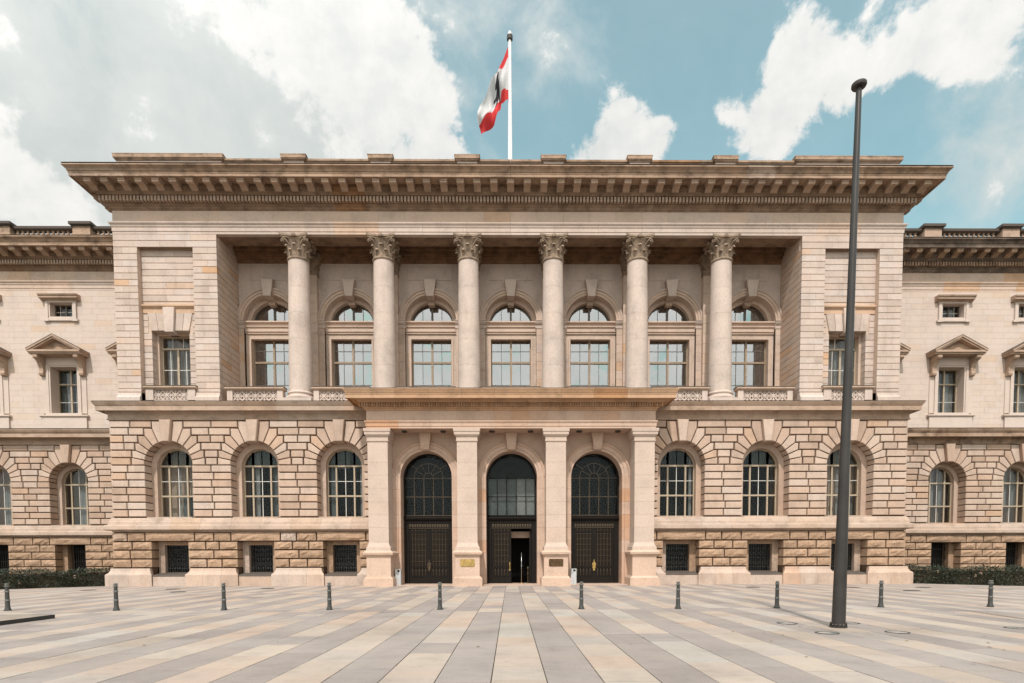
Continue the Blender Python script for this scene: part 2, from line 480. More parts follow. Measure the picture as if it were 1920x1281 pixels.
# ------------------------------------------------------------------ mesh builder
class MB:
    def __init__(self):
        self.v, self.f, self.t, self.sm, self.mi = [], [], [], [], []
        self.cur = 0

    def face(self, idx, tone, smooth=False):
        self.f.append(idx)
        self.t.append(tone)
        self.sm.append(smooth)
        self.mi.append(self.cur)

    def box(self, x0, x1, y0, y1, z0, z1, tone=.3):
        b = len(self.v)
        self.v += [(x0, y0, z0), (x1, y0, z0), (x1, y1, z0), (x0, y1, z0), (x0, y0, z1), (x1, y0, z1), (x1, y1, z1), (x0, y1, z1)]
        for q in ((0, 3, 2, 1), (4, 5, 6, 7), (0, 1, 5, 4), (1, 2, 6, 5), (2, 3, 7, 6), (3, 0, 4, 7)):
            self.face([b + i for i in q], tone)
        return self

    def prism(self, pts, yf, yb, tone=.3, ch=0.0, jit=0.0):
        """polygon in (x, z), counter-clockwise seen from the front, from y = yf back to yb with a chamfer of ch at the front"""
        n = len(pts)
        b = len(self.v)
        cx = sum(p[0] for p in pts) / n
        cz = sum(p[1] for p in pts) / n
        if ch:
            ins = []
            for i in range(n):
                p0, p1, p2 = pts[i - 1], pts[i], pts[(i + 1) % n]
                d1 = Vector((p1[0] - p0[0], p1[1] - p0[1])).normalized()
                d2 = Vector((p2[0] - p1[0], p2[1] - p1[1])).normalized()
                n1, n2 = Vector((-d1.y, d1.x)), Vector((-d2.y, d2.x))
                k = n1 + n2
                L = max(.35, 1 + n1.dot(n2))
                k = k / L
                ins.append((p1[0] + k.x * ch, p1[1] + k.y * ch))
            self.v += [(p[0], yf + (R.uniform(-jit, jit) if jit else 0), p[1]) for p in ins]
            self.v += [(p[0], yf + ch, p[1]) for p in pts]
            self.v += [(p[0], yb, p[1]) for p in pts]
            self.face([b + i for i in range(n)], tone)
            for i in range(n):
                j = (i + 1) % n
                self.face([b + n + i, b + n + j, b + j, b + i], tone)
                self.face([b + 2 * n + i, b + 2 * n + j, b + n + j, b + n + i], tone)
            self.face([b + 2 * n + i for i in range(n)][::-1], tone)
        else:
            self.v += [(p[0], yf, p[1]) for p in pts] + [(p[0], yb, p[1]) for p in pts]
            self.face([b + i for i in range(n)], tone)
            for i in range(n):
                j = (i + 1) % n
                self.face([b + n + i, b + n + j, b + j, b + i], tone)
            self.face([b + n + i for i in range(n)][::-1], tone)
        return self

    def rock(self, x0, x1, z0, z1, yf, yb, tone, amp):
        """rock-faced block: rough quarry face on a 5 x 3 grid"""
        b = len(self.v)
        nx, nz = max(3, min(7, int((x1 - x0) / .22))), 3
        for j in range(nz + 1):
            for i in range(nx + 1):
                edge = i in (0, nx) or j in (0, nz)
                self.v.append((x0 + (x1 - x0) * i / nx + (0 if edge else R.uniform(-.04, .04)),
                               yf + (amp * .9 if edge else R.uniform(-amp, amp * .7)),
                               z0 + (z1 - z0) * j / nz + (0 if edge else R.uniform(-.03, .03))))
        w = nx + 1
        for j in range(nz):
            for i in range(nx):
                self.face([b + j * w + i, b + j * w + i + 1, b + (j + 1) * w + i + 1, b + (j + 1) * w + i], tone)
        c = [b, b + nx, b + nz * w + nx, b + nz * w]
        k = len(self.v)
        self.v += [(x0, yb, z0), (x1, yb, z0), (x1, yb, z1), (x0, yb, z1)]
        self.face([k, k + 1] + [b + i for i in range(nx, -1, -1)], tone)
        self.face([k + 1, k + 2] + [b + j * w + nx for j in range(nz, -1, -1)], tone)
        self.face([k + 2, k + 3] + [b + nz * w + i for i in range(nx + 1)], tone)
        self.face([k + 3, k] + [b + j * w for j in range(nz + 1)], tone)
        return self

    def ext(self, prof, x0, x1, tone=.3, dx0=None, dx1=None):
        """closed profile of (y, z) run along x; dx0/dx1 shift each end point (mitres)"""
        n = len(prof)
        b = len(self.v)
        d0 = dx0 or [0] * n
        d1 = dx1 or [0] * n
        self.v += [(x0 + d0[i], p[0], p[1]) for i, p in enumerate(prof)]
        self.v += [(x1 + d1[i], p[0], p[1]) for i, p in enumerate(prof)]
        area = sum(prof[i - 1][0] * prof[i][1] - prof[i][0] * prof[i - 1][1] for i in range(n))
        for i in range(n):
            j = (i + 1) % n
            q = [b + i, b + j, b + n + j, b + n + i]
            self.face(q if area < 0 else q[::-1], tone)
        e0 = [b + i for i in range(n)]
        e1 = [b + n + i for i in range(n)]
        if area < 0:
            self.face(e0[::-1], tone)
            self.face(e1, tone)
        else:
            self.face(e0, tone)
            self.face(e1[::-1], tone)
        return self

    def lathe(self, cx, cy, prof, n=20, tone=.3, smooth=True, cap=True, lean=(0, 0), a0=0.0):
        b = len(self.v)
        for (r, z) in prof:
            for i in range(n):
                a = a0 + 2 * pi * i / n
                self.v.append((cx + r * cos(a) + lean[0] * z, cy + r * sin(a) + lean[1] * z, z))
        for j in range(len(prof) - 1):
            for i in range(n):
                k = (i + 1) % n
                self.face([b + j * n + i, b + j * n + k, b + (j + 1) * n + k, b + (j + 1) * n + i], tone, smooth)
        if cap:
            self.face([b + i for i in range(n)][::-1], tone)
            self.face([b + (len(prof) - 1) * n + i for i in range(n)], tone)
        return self

    def ring(self, cx, zs, r0, r1, yf, yb, a0=0.0, a1=pi, n=24, tone=.3, smooth=False):
        """arch ring, front at yf, back at yb"""
        b = len(self.v)
        for i in range(n + 1):
            a = a0 + (a1 - a0) * i / n
            c, s = cos(a), sin(a)
            self.v += [(cx + r0 * c, yf, zs + r0 * s), (cx + r1 * c, yf, zs + r1 * s), (cx + r1 * c, yb, zs + r1 * s), (cx + r0 * c, yb, zs + r0 * s)]
        for i in range(n):
            p, q = b + 4 * i, b + 4 * i + 4
            self.face([p, p + 1, q + 1, q], tone)
            self.face([p + 1, p + 2, q + 2, q + 1], tone)
            self.face([p + 2, p + 3, q + 3, q + 2], tone)
            self.face([p + 3, p, q, q + 3], tone)
        self.face([b, b + 3, b + 2, b + 1], tone)
        e = b + 4 * n
        self.face([e, e + 1, e + 2, e + 3], tone)
        return self

    def spandrel(self, cx, zs, r, x0, x1, zt, y, tone=.3, n=24):
        """flat wall face round a semicircular arch, from the springing up to zt"""
        b = len(self.v)
        for i in range(n + 1):
            a = pi * i / n
            c, s = cos(a), sin(a)
            self.v.append((cx + r * c, y, zs + r * s))
            k = 1e9
            if c > 1e-6:
                k = min(k, (x1 - cx) / c)
            if c < -1e-6:
                k = min(k, (x0 - cx) / c)
            if s > 1e-6:
                k = min(k, (zt - zs) / s)
            self.v.append((cx + k * c, y, zs + k * s))
        for i in range(n):
            p = b + 2 * i
            self.face([p, p + 1, p + 3, p + 2], tone)
        for sx, xe in ((1, x1), (-1, x0)):       # the corners that the fan cuts off
            ac = atan2(zt - zs, xe - cx)
            for i in range(n):
                a, a2 = pi * i / n, pi * (i + 1) / n
                if a < ac < a2:
                    k = len(self.v)
                    self.v.append((xe, y, zt))
                    self.face([b + 2 * i + 1, k, b + 2 * i + 3], tone)
        return self

    def build(self, name, mat, parent=None, sharp=None):
        me = bpy.data.meshes.new(name)
        me.from_pydata(self.v, [], self.f)
        mats = mat if isinstance(mat, (list, tuple)) else [mat]
        for m in mats:
            me.materials.append(M[m] if isinstance(m, str) else m)
        a = me.attributes.new('tone', 'FLOAT', 'FACE')
        a.data.foreach_set('value', self.t)
        me.polygons.foreach_set('use_smooth', self.sm)
        if len(mats) > 1:
            me.polygons.foreach_set('material_index', self.mi)
        if sharp is not None:
            me.set_sharp_from_angle(angle=radians(sharp))
        me.update()
        o = bpy.data.objects.new(name, me)
        COL.objects.link(o)
        if parent is not None:
            o.parent = parent
        return o


def link(me, name, parent, loc=(0, 0, 0), rz=0.0):
    o = bpy.data.objects.new(name, me)
    COL.objects.link(o)
    o.parent = parent
    o.location = loc
    o.rotation_euler = (0, 0, rz)
    return o


def empty(name, loc=(0, 0, 0), parent=None):
    o = bpy.data.objects.new(name, None)
    o.location = loc
    o.empty_display_size = .3
    COL.objects.link(o)
    if parent is not None:
        o.parent = parent
    return o


def tag(o, label=None, cat=None, group=None, kind=None):
    if label:
        o['label'] = label
    if cat:
        o['category'] = cat
    if group:
        o['group'] = group
    if kind:
        o['kind'] = kind
    return o


def copy_tree(o, parent=None):
    c = o.copy()
    COL.objects.link(c)
    if parent is not None:
        c.parent = parent
    for ch in list(o.children):
        copy_tree(ch, c)
    return c


def tone():
    """most stones near the common colours, a few odd ones"""
    x = R.random()
    return R.uniform(0, .75) if x < .88 else R.uniform(.75, 1.0)


# ------------------------------------------------------------------ the setting: plaza
LIMIT = 300
plaza = MB()
plaza.v += [(-900, -900, -.03), (900, -900, -.03), (900, 900, -.03), (-900, 900, -.03)]
plaza.face([0, 1, 2, 3], .3)
plaza = tag(plaza.build('plaza', 'sand_joint'), kind='structure')

SW = .735
slabs = []
for k in range(-52, 53):
    xc = k * SW + .012
    # stretches of pale and grey change over at two rough lines across the square
    f = R.uniform(-.9, .9)
    cuts = [-40, -17.6 + R.uniform(-.8, .9), -7.9 + R.uniform(-.8, .8), 2.2]
    for s in range(3):
        light = (k + s) % 2 == (1 if False else 0)
        # nearest band: pale in the middle stripe
        y = cuts[s]
        if s == 0:
            y = -29.5 + R.uniform(0, 1.2)
        while y < cuts[s + 1] - .2:
            if light:
                ln = R.uniform(.85, 1.35)
            else:
                ln = R.uniform(1.3, 2.6)
            y1 = min(y + ln, cuts[s + 1])
            if cuts[s + 1] - y1 < .45:
                y1 = cuts[s + 1]
            if abs(xc) < .93 * (y1 + 35) + 2.5 and y1 > -29:
                lt = light
                if lt and R.random() < .05:
                    lt = False
                slabs.append((xc, y, y1, lt))
            y = y1
slabs.sort(key=lambda q: ((q[1] + q[2]) / 2 + 35) ** 2 + q[0] ** 2 * .3)
rest = MB()
for i, (xc, ya, yb, lt) in enumerate(slabs):
    near = i < LIMIT
    mb = MB() if near else rest
    g = .007 if near else .007
    t = R.random() if lt else R.random()
    if lt and R.random() < .35:
        t = R.choice([.02, .3, .33, .5, .68, .72])
    dz = R.uniform(-.0025, .0025)
    x0, x1, y0, y1 = xc - SW / 2 + g, xc + SW / 2 - g, ya + g * 2.1, yb - g * 2.1
    b = len(mb.v)
    c = .002
    mb.v += [(x0, y0, -.028), (x1, y0, -.028), (x1, y1, -.028), (x0, y1, -.028), (x0, y0, dz - c), (x1, y0, dz - c), (x1, y1, dz - c), (x0, y1, dz - c),
             (x0 + c, y0 + c, dz), (x1 - c, y0 + c, dz), (x1 - c, y1 - c, dz), (x0 + c, y1 - c, dz)]
    mb.cur = 0 if lt else 1
    for q in ((8, 9, 10, 11), (0, 1, 5, 4), (1, 2, 6, 5), (2, 3, 7, 6), (3, 0, 4, 7), (4, 5, 9, 8), (5, 6, 10, 9), (6, 7, 11, 10), (7, 4, 8, 11)):
        mb.face([b + j for j in q], t)
    if near:
        mb.build('paving_slab', ['slab_light', 'slab_grey'], plaza)
tag(rest.build('paving_slab_field', ['slab_light', 'slab_grey'], plaza), kind='stuff')

# ------------------------------------------------------------------ the building
B = 5.2                     # bay width of walls and windows
CB = 5.16                   # bay width of the columns
XP = 23.67                  # outer edge of the upper storey
XR = 24.3                   # outer edge of the rusticated storey
WY = 7.4                    # wall plane of the wings
PX = 7.95                   # half width of the wall behind the porch
house = empty('parliament_building')
tag(house, 'long sandstone building with columned upper storey, arched porch and set-back wings', 'building')


def emit(name, mats, parent, items, field):
    """items: (size, function that draws into a builder). The largest LIMIT become parts, the rest one part of real geometry"""
    items = sorted(items, key=lambda q: -q[0])
    for s, fn in items[:LIMIT]:
        mb = MB()
        fn(mb)
        mb.build(name, mats, parent)
    if len(items) > LIMIT:
        mb = MB()
        for s, fn in items[LIMIT:]:
            fn(mb)
        tag(mb.build(field, mats, parent), kind='stuff')


ZK = [4.2 + .448 * k for k in range(14)]       # course lines of the rusticated storey
SPRING = ZK[7]
EX = [2.25, 2.2, 2.0, 1.8, 1.43, .95, .36]


def rust_storey(wall, Y, x0, x1, cxs, r):
    items, vous, keys = [], [], []
    g = .032
    DEEP = .72

    def blk(a, b, za, zb, yb):
        t = tone()
        dy = R.uniform(-.008, .008)
        items.append((b - a, lambda mb: mb.prism([(a + g, za + g), (b - g, za + g), (b - g, zb - g), (a + g, zb - g)], Y - .02 + dy, yb, t, .03)))

    for k in range(13):
        za, zb = ZK[k], ZK[k + 1]
        blocked = []
        for c in cxs:
            h = r if k < 7 else EX[k - 7]
            blocked.append((c - h, c + h))
        xs = [x0]
        for a, b in sorted(blocked):
            xs += [a, b]
        xs.append(x1)
        for i in range(0, len(xs), 2):
            a, b = max(xs[i], x0), min(xs[i + 1], x1)
            w = b - a
            if w < .12:
                continue
            isl, isr = i > 0, i + 2 < len(xs)
            if k == 12:
                n = max(1, round(w / 1.6))
            else:
                n = max(1, round(w / .98))
                if k % 2 and w > 1.9:
                    n = max(2, round(w / 1.28))
            cut = [a + w * q / n for q in range(n + 1)]
            if n >= 2 and k % 2 == 0 and w > 1.5:
                for q in range(1, n):
                    cut[q] += R.uniform(-.06, .06)
            if n == 2 and k % 2:
                cut[1] += .12 * R.choice((-1, 1))
            for q in range(n):
                deep = k < 7 and ((q == 0 and isl) or (q == n - 1 and isr))
                blk(cut[q], cut[q + 1], za, zb, Y + (DEEP if deep else .14))
    for c in cxs:
        for sx in (1, -1):
            ang = [0.0] + [atan2(.448 * j, EX[j]) for j in range(1, 6)] + [atan2(2.69, .36)]
            for j in range(1, 7):
                h0, h1 = .448 * (j - 1), .448 * j
                e0 = EX[j - 1]
                p = []
                n = 3
                for q in range(n + 1):
                    a = ang[j] + (ang[j - 1] - ang[j]) * q / n
                    p.append((r * cos(a), r * sin(a)))
                p += [(e0, h0), (e0, h1)]
                if j < 6:
                    p.append((EX[j], h1))
                else:
                    p.append((.36, h1))
                # shrink for the joints
                mx = sum(q[0] for q in p) / len(p)
                mz = sum(q[1] for q in p) / len(p)
                pts = []
                for (x, z) in p:
                    d = Vector((mx - x, mz - z))
                    L = d.length
                    d = d / L * min(.066, L * .25)
                    pts.append((c + sx * (x + d.x), SPRING + z + d.y))
                # remove duplicated corner when e0 meets the next joint
                q2 = []
                for q in pts:
                    if not q2 or (Vector(q) - Vector(q2[-1])).length > .03:
                        q2.append(q)
                ar = sum(q2[i - 1][0] * q2[i][1] - q2[i][0] * q2[i - 1][1] for i in range(len(q2)))
                if ar < 0:
                    q2 = q2[::-1]
                xm = [q[0] for q in q2]
                if max(xm) < x0 or min(xm) > x1:
                    continue
                t = tone()
                vous.append((1, lambda mb, q2=q2, t=t: mb.prism(q2, Y - .02, Y + DEEP, t, .025)))
        t = R.uniform(.2, .7)
        keys.append((1, lambda mb, c=c, t=t: mb.prism([(c - .2, SPRING + r - .02), (c + .2, SPRING + r - .02), (c + .35, ZK[13] - .02), (c - .35, ZK[13] - .02)],
                                                      Y - .27, Y + DEEP, t, .03)))
    emit('rusticated_stone', 'rust', wall, items, 'rusticated_stone_rest')
    emit('voussoir', 'rust', wall, vous, 'voussoir_rest')
    emit('keystone', 'rust', wall, keys, 'keystone_rest')


def backing_with_arches(Y, x0, x1, cxs, r, zs, z0, z1, mat, name, parent, yb=None):
    """wall sheet seen in the joints, with round-headed openings"""
    mb = MB()
    rr = r
    edges = [x0]
    for c in cxs:
        edges += [c - rr, c + rr]
    edges.append(x1)
    for i in range(0, len(edges), 2):
        if edges[i + 1] > edges[i] + .01:
            mb.box(edges[i], edges[i + 1], Y, yb or Y + .5, z0, zs)
    mids = [x0] + [(cxs[i] + cxs[i + 1]) / 2 for i in range(len(cxs) - 1)] + [x1]
    for i, c in enumerate(cxs):
        a, b = mids[i], mids[i + 1]
        mb.spandrel(c, zs, rr, a, b, z1, Y)
        mb.ring(c, zs, rr, rr + .05, Y, yb or Y + .5)
    return mb.build(name, mat, parent)


def frame_bars(mb, bars):
    for (x0, x1, y0, y1, z0, z1) in bars:
        mb.box(x0, x1, y0, y1, z0, z1)


PANES = []


def add_pane(poly, y, mat, parent, tilt=.004):
    """a single pane: polygon of (x, z); each sits a touch out of true so that reflections break at the bars"""
    mb = MB()
    cx = sum(p[0] for p in poly) / len(poly)
    cz = sum(p[1] for p in poly) / len(poly)
    ax, az = R.uniform(-tilt, tilt), R.uniform(-tilt, tilt)
    mb.v = [(x, y + (x - cx) * ax + (z - cz) * az, z) for x, z in poly]
    mb.face(list(range(len(poly))), .3)
    return mb.build('pane', mat, parent)


def window(cx, y, w, z0, rows, zs=None, frame='win_tan', thin='win_white', glass='glass', name='window', dark=True, curtains=(), depth=.14, fw_=.07, tilt=.004):
    """rows: list of (z_top, [(x, half width, thick?)], bar half height under the row's top); zs: springing when the head is a half circle of width w"""
    h = w / 2
    mb = MB()
    ztop = rows[-1][0]
    zr = zs if zs is not None else ztop
    mb.box(cx - h, cx - h + fw_, y, y + depth, z0, zr)
    mb.box(cx + h - fw_, cx + h, y, y + depth, z0, zr)
    mb.box(cx - h + fw_, cx + h - fw_, y + .002, y + depth, z0, z0 + fw_)
    if zs is not None:
        mb.ring(cx, zs, h - fw_, h, y, y + depth)
    else:
        mb.box(cx - h + fw_, cx + h - fw_, y + .002, y + depth, ztop - fw_, ztop)
    cells = []
    za = z0
    for ri, (zb, vs, hb) in enumerate(rows):
        xs = [cx - h] + [cx + v[0] for v in vs] + [cx + h]
        arch = zs is not None and zb > zs + .01
        for v in vs:
            x, hw, thick = cx + v[0], v[1], v[2]
            zt = zb
            if arch:
                zt = zs + sqrt(max(0, (h - .02) ** 2 - v[0] ** 2))
            mb.cur = 0 if thick else 1
            mb.box(x - hw, x + hw, y + (.0 if thick else .045), y + depth * (.95 if thick else .6), za + .003, zt - .003)
        mb.cur = 0
        if ri < len(rows) - 1:
            mb.cur = 0 if hb > .025 else 1
            mb.box(cx - h + .03, cx + h - .03, y - (.02 if hb > .025 else -.04), y + depth * (.96 if hb > .025 else .62), zb - hb, zb + hb)
            mb.cur = 0
        for i in range(len(xs) - 1):
            a, b = xs[i], xs[i + 1]
            if arch:
                pts = [(a, za), (b, za)]
                n = 6
                for q in range(n + 1):
                    x = b + (a - b) * q / n
                    pts.append((x, max(za, zs + sqrt(max(0, (h - .03) ** 2 - (x - cx) ** 2)))))
            else:
                pts = [(a, za), (b, za), (b, zb), (a, zb)]
            cells.append(pts)
        za = zb
    wo_ = mb.build(name, [frame, thin], house)
    for pts in cells:
        add_pane(pts, y + .07, glass, wo_, tilt)
    for (xa, xb, ca, cb, mat) in curtains:
        cm = MB()
        n = max(4, int((xb - xa) / .07))
        b0 = 0
        for i in range(n + 1):
            x = cx + xa + (xb - xa) * i / n
            yy = y + .32 + .03 * sin(i * 1.9 + cx)
            cm.v += [(x, yy, ca), (x, yy, cb)]
        for i in range(n):
            cm.face([2 * i, 2 * i + 2, 2 * i + 3, 2 * i + 1], .3, True)
        cm.build('curtain', mat, wo_)
    if dark:
        dm = MB()
        dm.box(cx - h - .3, cx + h + .3, y + 1.6, y + 1.7, z0 - .3, ztop + .5)
        dm.build('room_lining', 'black', wo_)
    return wo_


def run(prof, x0, x1, y0, seglen, name, mat, parent, ml=False, mr_=False, yback=None, gap=.004):
    """moulding run along the front at plane y0; prof of (offset outwards, z), closed against the wall.
    ml / mr_: mitred corner with a return along the side to yback"""
    n = max(1, round((x1 - x0) / seglen))
    py = [(y0 - o, z) for o, z in prof]
    for i in range(n):
        a, b = x0 + (x1 - x0) * i / n, x0 + (x1 - x0) * (i + 1) / n
        mb = MB()
        d0 = [-o for o, z in prof] if (ml and i == 0) else None
        d1 = [o for o, z in prof] if (mr_ and i == n - 1) else None
        mb.ext(py, a + (0 if d0 else gap), b - (0 if d1 else gap), tone(), d0, d1)
        if d0:
            side(mb, prof, x0, y0, yback, -1)
        if d1:
            side(mb, prof, x1, y0, yback, 1)
        mb.build(name, mat, parent)


def side(mb, prof, x, y0, yback, s):
    n = len(prof)
    b = len(mb.v)
    t = tone()
    mb.v += [(x + s * o, y0 - o, z) for o, z in prof] + [(x + s * o, yback, z) for o, z in prof]
    for i in range(n):
        j = (i + 1) % n
        q = [b + i, b + j, b + n + j, b + n + i]
        mb.face(q if s > 0 else q[::-1], t)


# ---- body of the building behind its faces
body = MB()
body.box(-XP + .1, -17.62, 1.7, 9, 4.2, 24, .4)
body.box(17.62, XP - .1, 1.7, 9, 4.2, 24, .4)
body.box(-17.62, 17.62, 5.4, 9, 0, 24, .4)
body.box(-48, -XP + .1, 9.9, 14, 0, 24.4, .4)
body.box(XP - .1, 48, 9.9, 14, 0, 24.4, .4)
body.box(-XR + .1, -PX, 2.8, 9, 0, 10.9, .4)
body.box(PX, XR - .1, 2.8, 9, 0, 10.9, .4)
body.box(-XP - .0, -XP + .1, .05, 10, 11, 24, .4)
body.box(XP - .1, XP, .05, 10, 11, 24, .4)
body.box(-XR, -XR + .1, .15, 10, 0, 10.9, .4)
body.box(XR - .1, XR, .15, 10, 0, 10.9, .4)
body.build('inner_walls', 'ashlar_warm', house)
rf = MB()
rf.box(-XP - .9, XP + .9, -.9, 12, 23.98, 24.06)
rf.build('roof', 'roof', house)

# ---- ground storey of the middle block
for s in (-1, 1):
    cxs = sorted([s * 2 * B, s * 3 * B, s * 4 * B])
    x0, x1 = (-XR, -PX) if s < 0 else (PX, XR)
    wall = backing_with_arches(.10, x0 + (.06 if s < 0 else 0), x1 - (.06 if s > 0 else 0), cxs, 1.48, SPRING, 4.1, 10.06, 'joint', 'ground_floor_wall', house, .55)
    rust_storey(wall, 0, x0, x1, cxs, 1.4)
    for c in cxs:
        # smooth inner jamb inside the reveal
        mb = MB()
        mb.ring(c, SPRING, 1.12, 1.46, .72, 1.35, n=28)
        for q in (-1, 1):
            a, b = sorted((c + q * 1.12, c + q * 1.46))
            mb.box(a, b, .72, 1.35, 4.1, SPRING, R.random())
        mb.build('window_jamb', 'rust', house)
        lay = R.random()
        cur = []
        key = round(abs(c) / B)
        if key == 4:
            cur = [(-.12, .02, 4.2, 8.2, 'curtain'), (.1, .95, 4.2, 5.6, 'blind'), (.30, .38, 4.2, 8.2, 'curtain')]
        elif key == 3:
            cur = [(-.55, -.25, 4.2, 8.4, 'curtain'), (.55, 1.0, 4.2, 8.0, 'blind'), (-.3, .5, 7.4, 8.4, 'blind')]
        else:
            cur = [(-1.0, .2, 7.3, 8.4, 'blind'), (-1.0, -.6, 4.2, 7.6, 'blind'), (.85, 1.02, 4.2, 8.0, 'curtain')]
        if s > 0 and key < 4:
            cur = cur[-1:]
        q = 1.12
        four = [(-.56, .05, True), (0, .018, False), (.56, .05, True)]
        window(c, 1.02, 2.24, 4.22, [(5.56, four, .05), (6.48, four, .016), (7.42, four, .055), (8.44, four, 0)], SPRING, 'win_tan', 'win_white',
               'glass', curtains=cur)
        mb = MB()
        mb.box(c - 1.36, c + 1.36, -.05, 1.2, 4.06, 4.2, tone())
        mb.build('window_sill', 'plinth', house)
    # band under the windows
    prof = [(-.1, 3.3), (.02, 3.3), (.02, 3.36), (.30, 3.40), (.34, 3.44), (.34, 3.64), (.31, 3.66), (.30, 3.70), (.16, 3.74), (.15, 3.90), (.12, 3.93), (.08, 4.05), (.03, 4.14), (-.1, 4.16)]
    run(prof, x0, x1, 0, 1.75, 'band_stone', 'band', house, ml=s < 0, mr_=s > 0, yback=7)
    # string course that carries the upper storey
    prof = [(-.1, 10.03), (.06, 10.03), (.08, 10.10), (.03, 10.12), (.03, 10.40), (.12, 10.46), (.18, 10.56), (.36, 10.58), (.38, 10.50), (.46, 10.50), (.46, 10.76), (.50, 10.80),
            (.58, 10.94), (.61, 11.0), (-.1, 11.02)]
    run(prof, x0, x1, 0, 2.1, 'string_course_stone', 'ledge', house, ml=s < 0, mr_=s > 0, yback=7.2)
    mb = MB()
    xa, xb = (-XR - .6, -8.2) if s < 0 else (8.2, XR + .6)
    mb.box(xa, xb, -.6, 3.2, 11.02, 11.035)
    mb.build('ledge_flashing', 'capping', house)

    # basement
    bw = MB()
    edges = [x0 + (.05 if s < 0 else 0)]
    for c in cxs:
        edges += [c - 1.13, c + 1.13]
    edges.append(x1 - (.05 if s > 0 else 0))
    for i in range(0, len(edges), 2):
        bw.box(edges[i], edges[i + 1], .03, .5, .0, 2.72)
    bw.box(edges[0], edges[-1], .03, .5, 2.72, 3.32)
    bwall = bw.build('basement_wall', 'joint', house)
    ZB = [1.12, 1.66, 2.2, 2.72, 3.28]
    items = []
    for k in range(4):
        xs = [x0]
        for c in cxs:
            h = 1.08 if k < 3 else 1.5
            xs += [c - h, c + h]
            if k == 3:
                t = tone() * .8
                items.append((3, lambda mb, c=c, t=t: mb.rock(c - 1.5 + .04, c + 1.5 - .04, 2.72 + .04, 3.28 - .02, -.13, .62, t, .05)))
        xs.append(x1)
        for i in range(0, len(xs), 2):
            a, b = xs[i], xs[i + 1]
            w = b - a
            if w < .2:
                continue
            n = max(1, round(w / (1.02 if k % 2 == 0 else 1.5)))
            if k == 3:
                n = max(1, round(w / 1.05))
            cut = [a + w * q / n for q in range(n + 1)]
            for q in range(1, n):
                cut[q] += R.uniform(-.15, .15)
            for q in range(n):
                deep = (q == 0 and i > 0) or (q == n - 1 and i + 2 < len(xs))
                t = tone() * .88 if R.random() > .06 else .93
                items.append((w / n, lambda mb, u=(cut[q], cut[q + 1], ZB[k], ZB[k + 1], deep, t): mb.rock(u[0] + .043, u[1] - .043, u[2] + .043, u[3] - .043, -.13, .62 if u[4] else .1, u[5], .05)))
    emit('rock_faced_stone', 'rock', bwall, items, 'rock_faced_rest')
    # plinth
    xs = [x0]
    for c in cxs:
        xs += [c - 1.0, c + 1.0]
    xs.append(x1)
    for i in range(0, len(xs), 2):
        a, b = xs[i], xs[i + 1]
        if i == 0 and s < 0:
            a -= .32
        if i + 2 >= len(xs) and s > 0:
            b += .32
        n = max(1, round((b - a) / 1.15))
        for q in range(n):
            u, v = a + (b - a) * q / n, a + (b - a) * (q + 1) / n
            mb = MB()
            ins = .0
            prof = [(.3, 0), (-.36, 0), (-.36, .68), (-.33, .73), (-.24, .8), (-.17, .92), (-.14, 1.08), (.3, 1.08)]
            d0 = [0] * 8
            d1 = [0] * 8
            if q == 0 and (i > 0 or s < 0):
                d0 = [0, 0, 0, .03, .12, .19, .22, .22]
            if q == n - 1 and (i + 2 < len(xs) or s > 0):
                d1 = [0, 0, 0, -.03, -.12, -.19, -.22, -.22]
            mb.ext(prof, u + .004, v - .004, tone(), d0, d1)
            mb.build('plinth_stone', 'plinth', house)
    for c in cxs:
        mb = MB()
        mb.box(c - .996, c + .996, -.27, .6, 0, .58, tone())
        mb.build('plinth_stone', 'plinth', house)
        sill = MB()
        sill.ext([(.9, .585), (-.27, .585), (-.29, .60), (-.27, .67), (.9, .82)], c - 1.0, c + 1.0, .5)
        sill.build('basement_sill', 'capping', house)
        jm = MB()
        for q in (-1, 1):
            a, b = sorted((c + q * .74, c + q * 1.12))
            jm.box(a, b, .62, 1.25, .6, 2.75, R.random())
        jm.box(c - .74, c + .74, .623, 1.25, 2.5, 2.75, .5)
        jm.build('basement_window_jamb', 'rock', house)
        gr = MB()
        gr.box(c - .74, c - .68, .88, .93, .75, 2.5)
        gr.box(c + .68, c + .74, .88, .93, .75, 2.5)
        for z in (.78, 1.05, 1.62, 2.2, 2.44):
            gr.box(c - .7, c + .7, .885, .92, z, z + .035)
        for q in range(-4, 5):
            x = c + q * .15
            gr.box(x - .012, x + .012, .89, .915, .78, 2.46)
        for q in (-.45, -.15, .15, .45):
            for zz in (1.33, 1.91):
                gr.ring(c + q, zz, .085, .11, .875, .91, 0, 2 * pi, 12)
        gr.cur = 1
        for q in range(-4, 5, 2):
            for zz in (1.05, 1.62, 2.2):
                gr.box(c + q * .15 - .03, c + q * .15 + .03, .865, .93, zz - .015, zz + .05)
        g = gr.build('basement_window_grille', ['iron', 'darkcover'], house)
        add_pane([(c - .74, .7), (c + .74, .7), (c + .74, 2.55), (c - .74, 2.55)], 1.0, 'glass', g)
        dm = MB()
        dm.box(c - 1.0, c + 1.0, 1.9, 2.0, .4, 3)
        dm.build('room_lining', 'black', g)

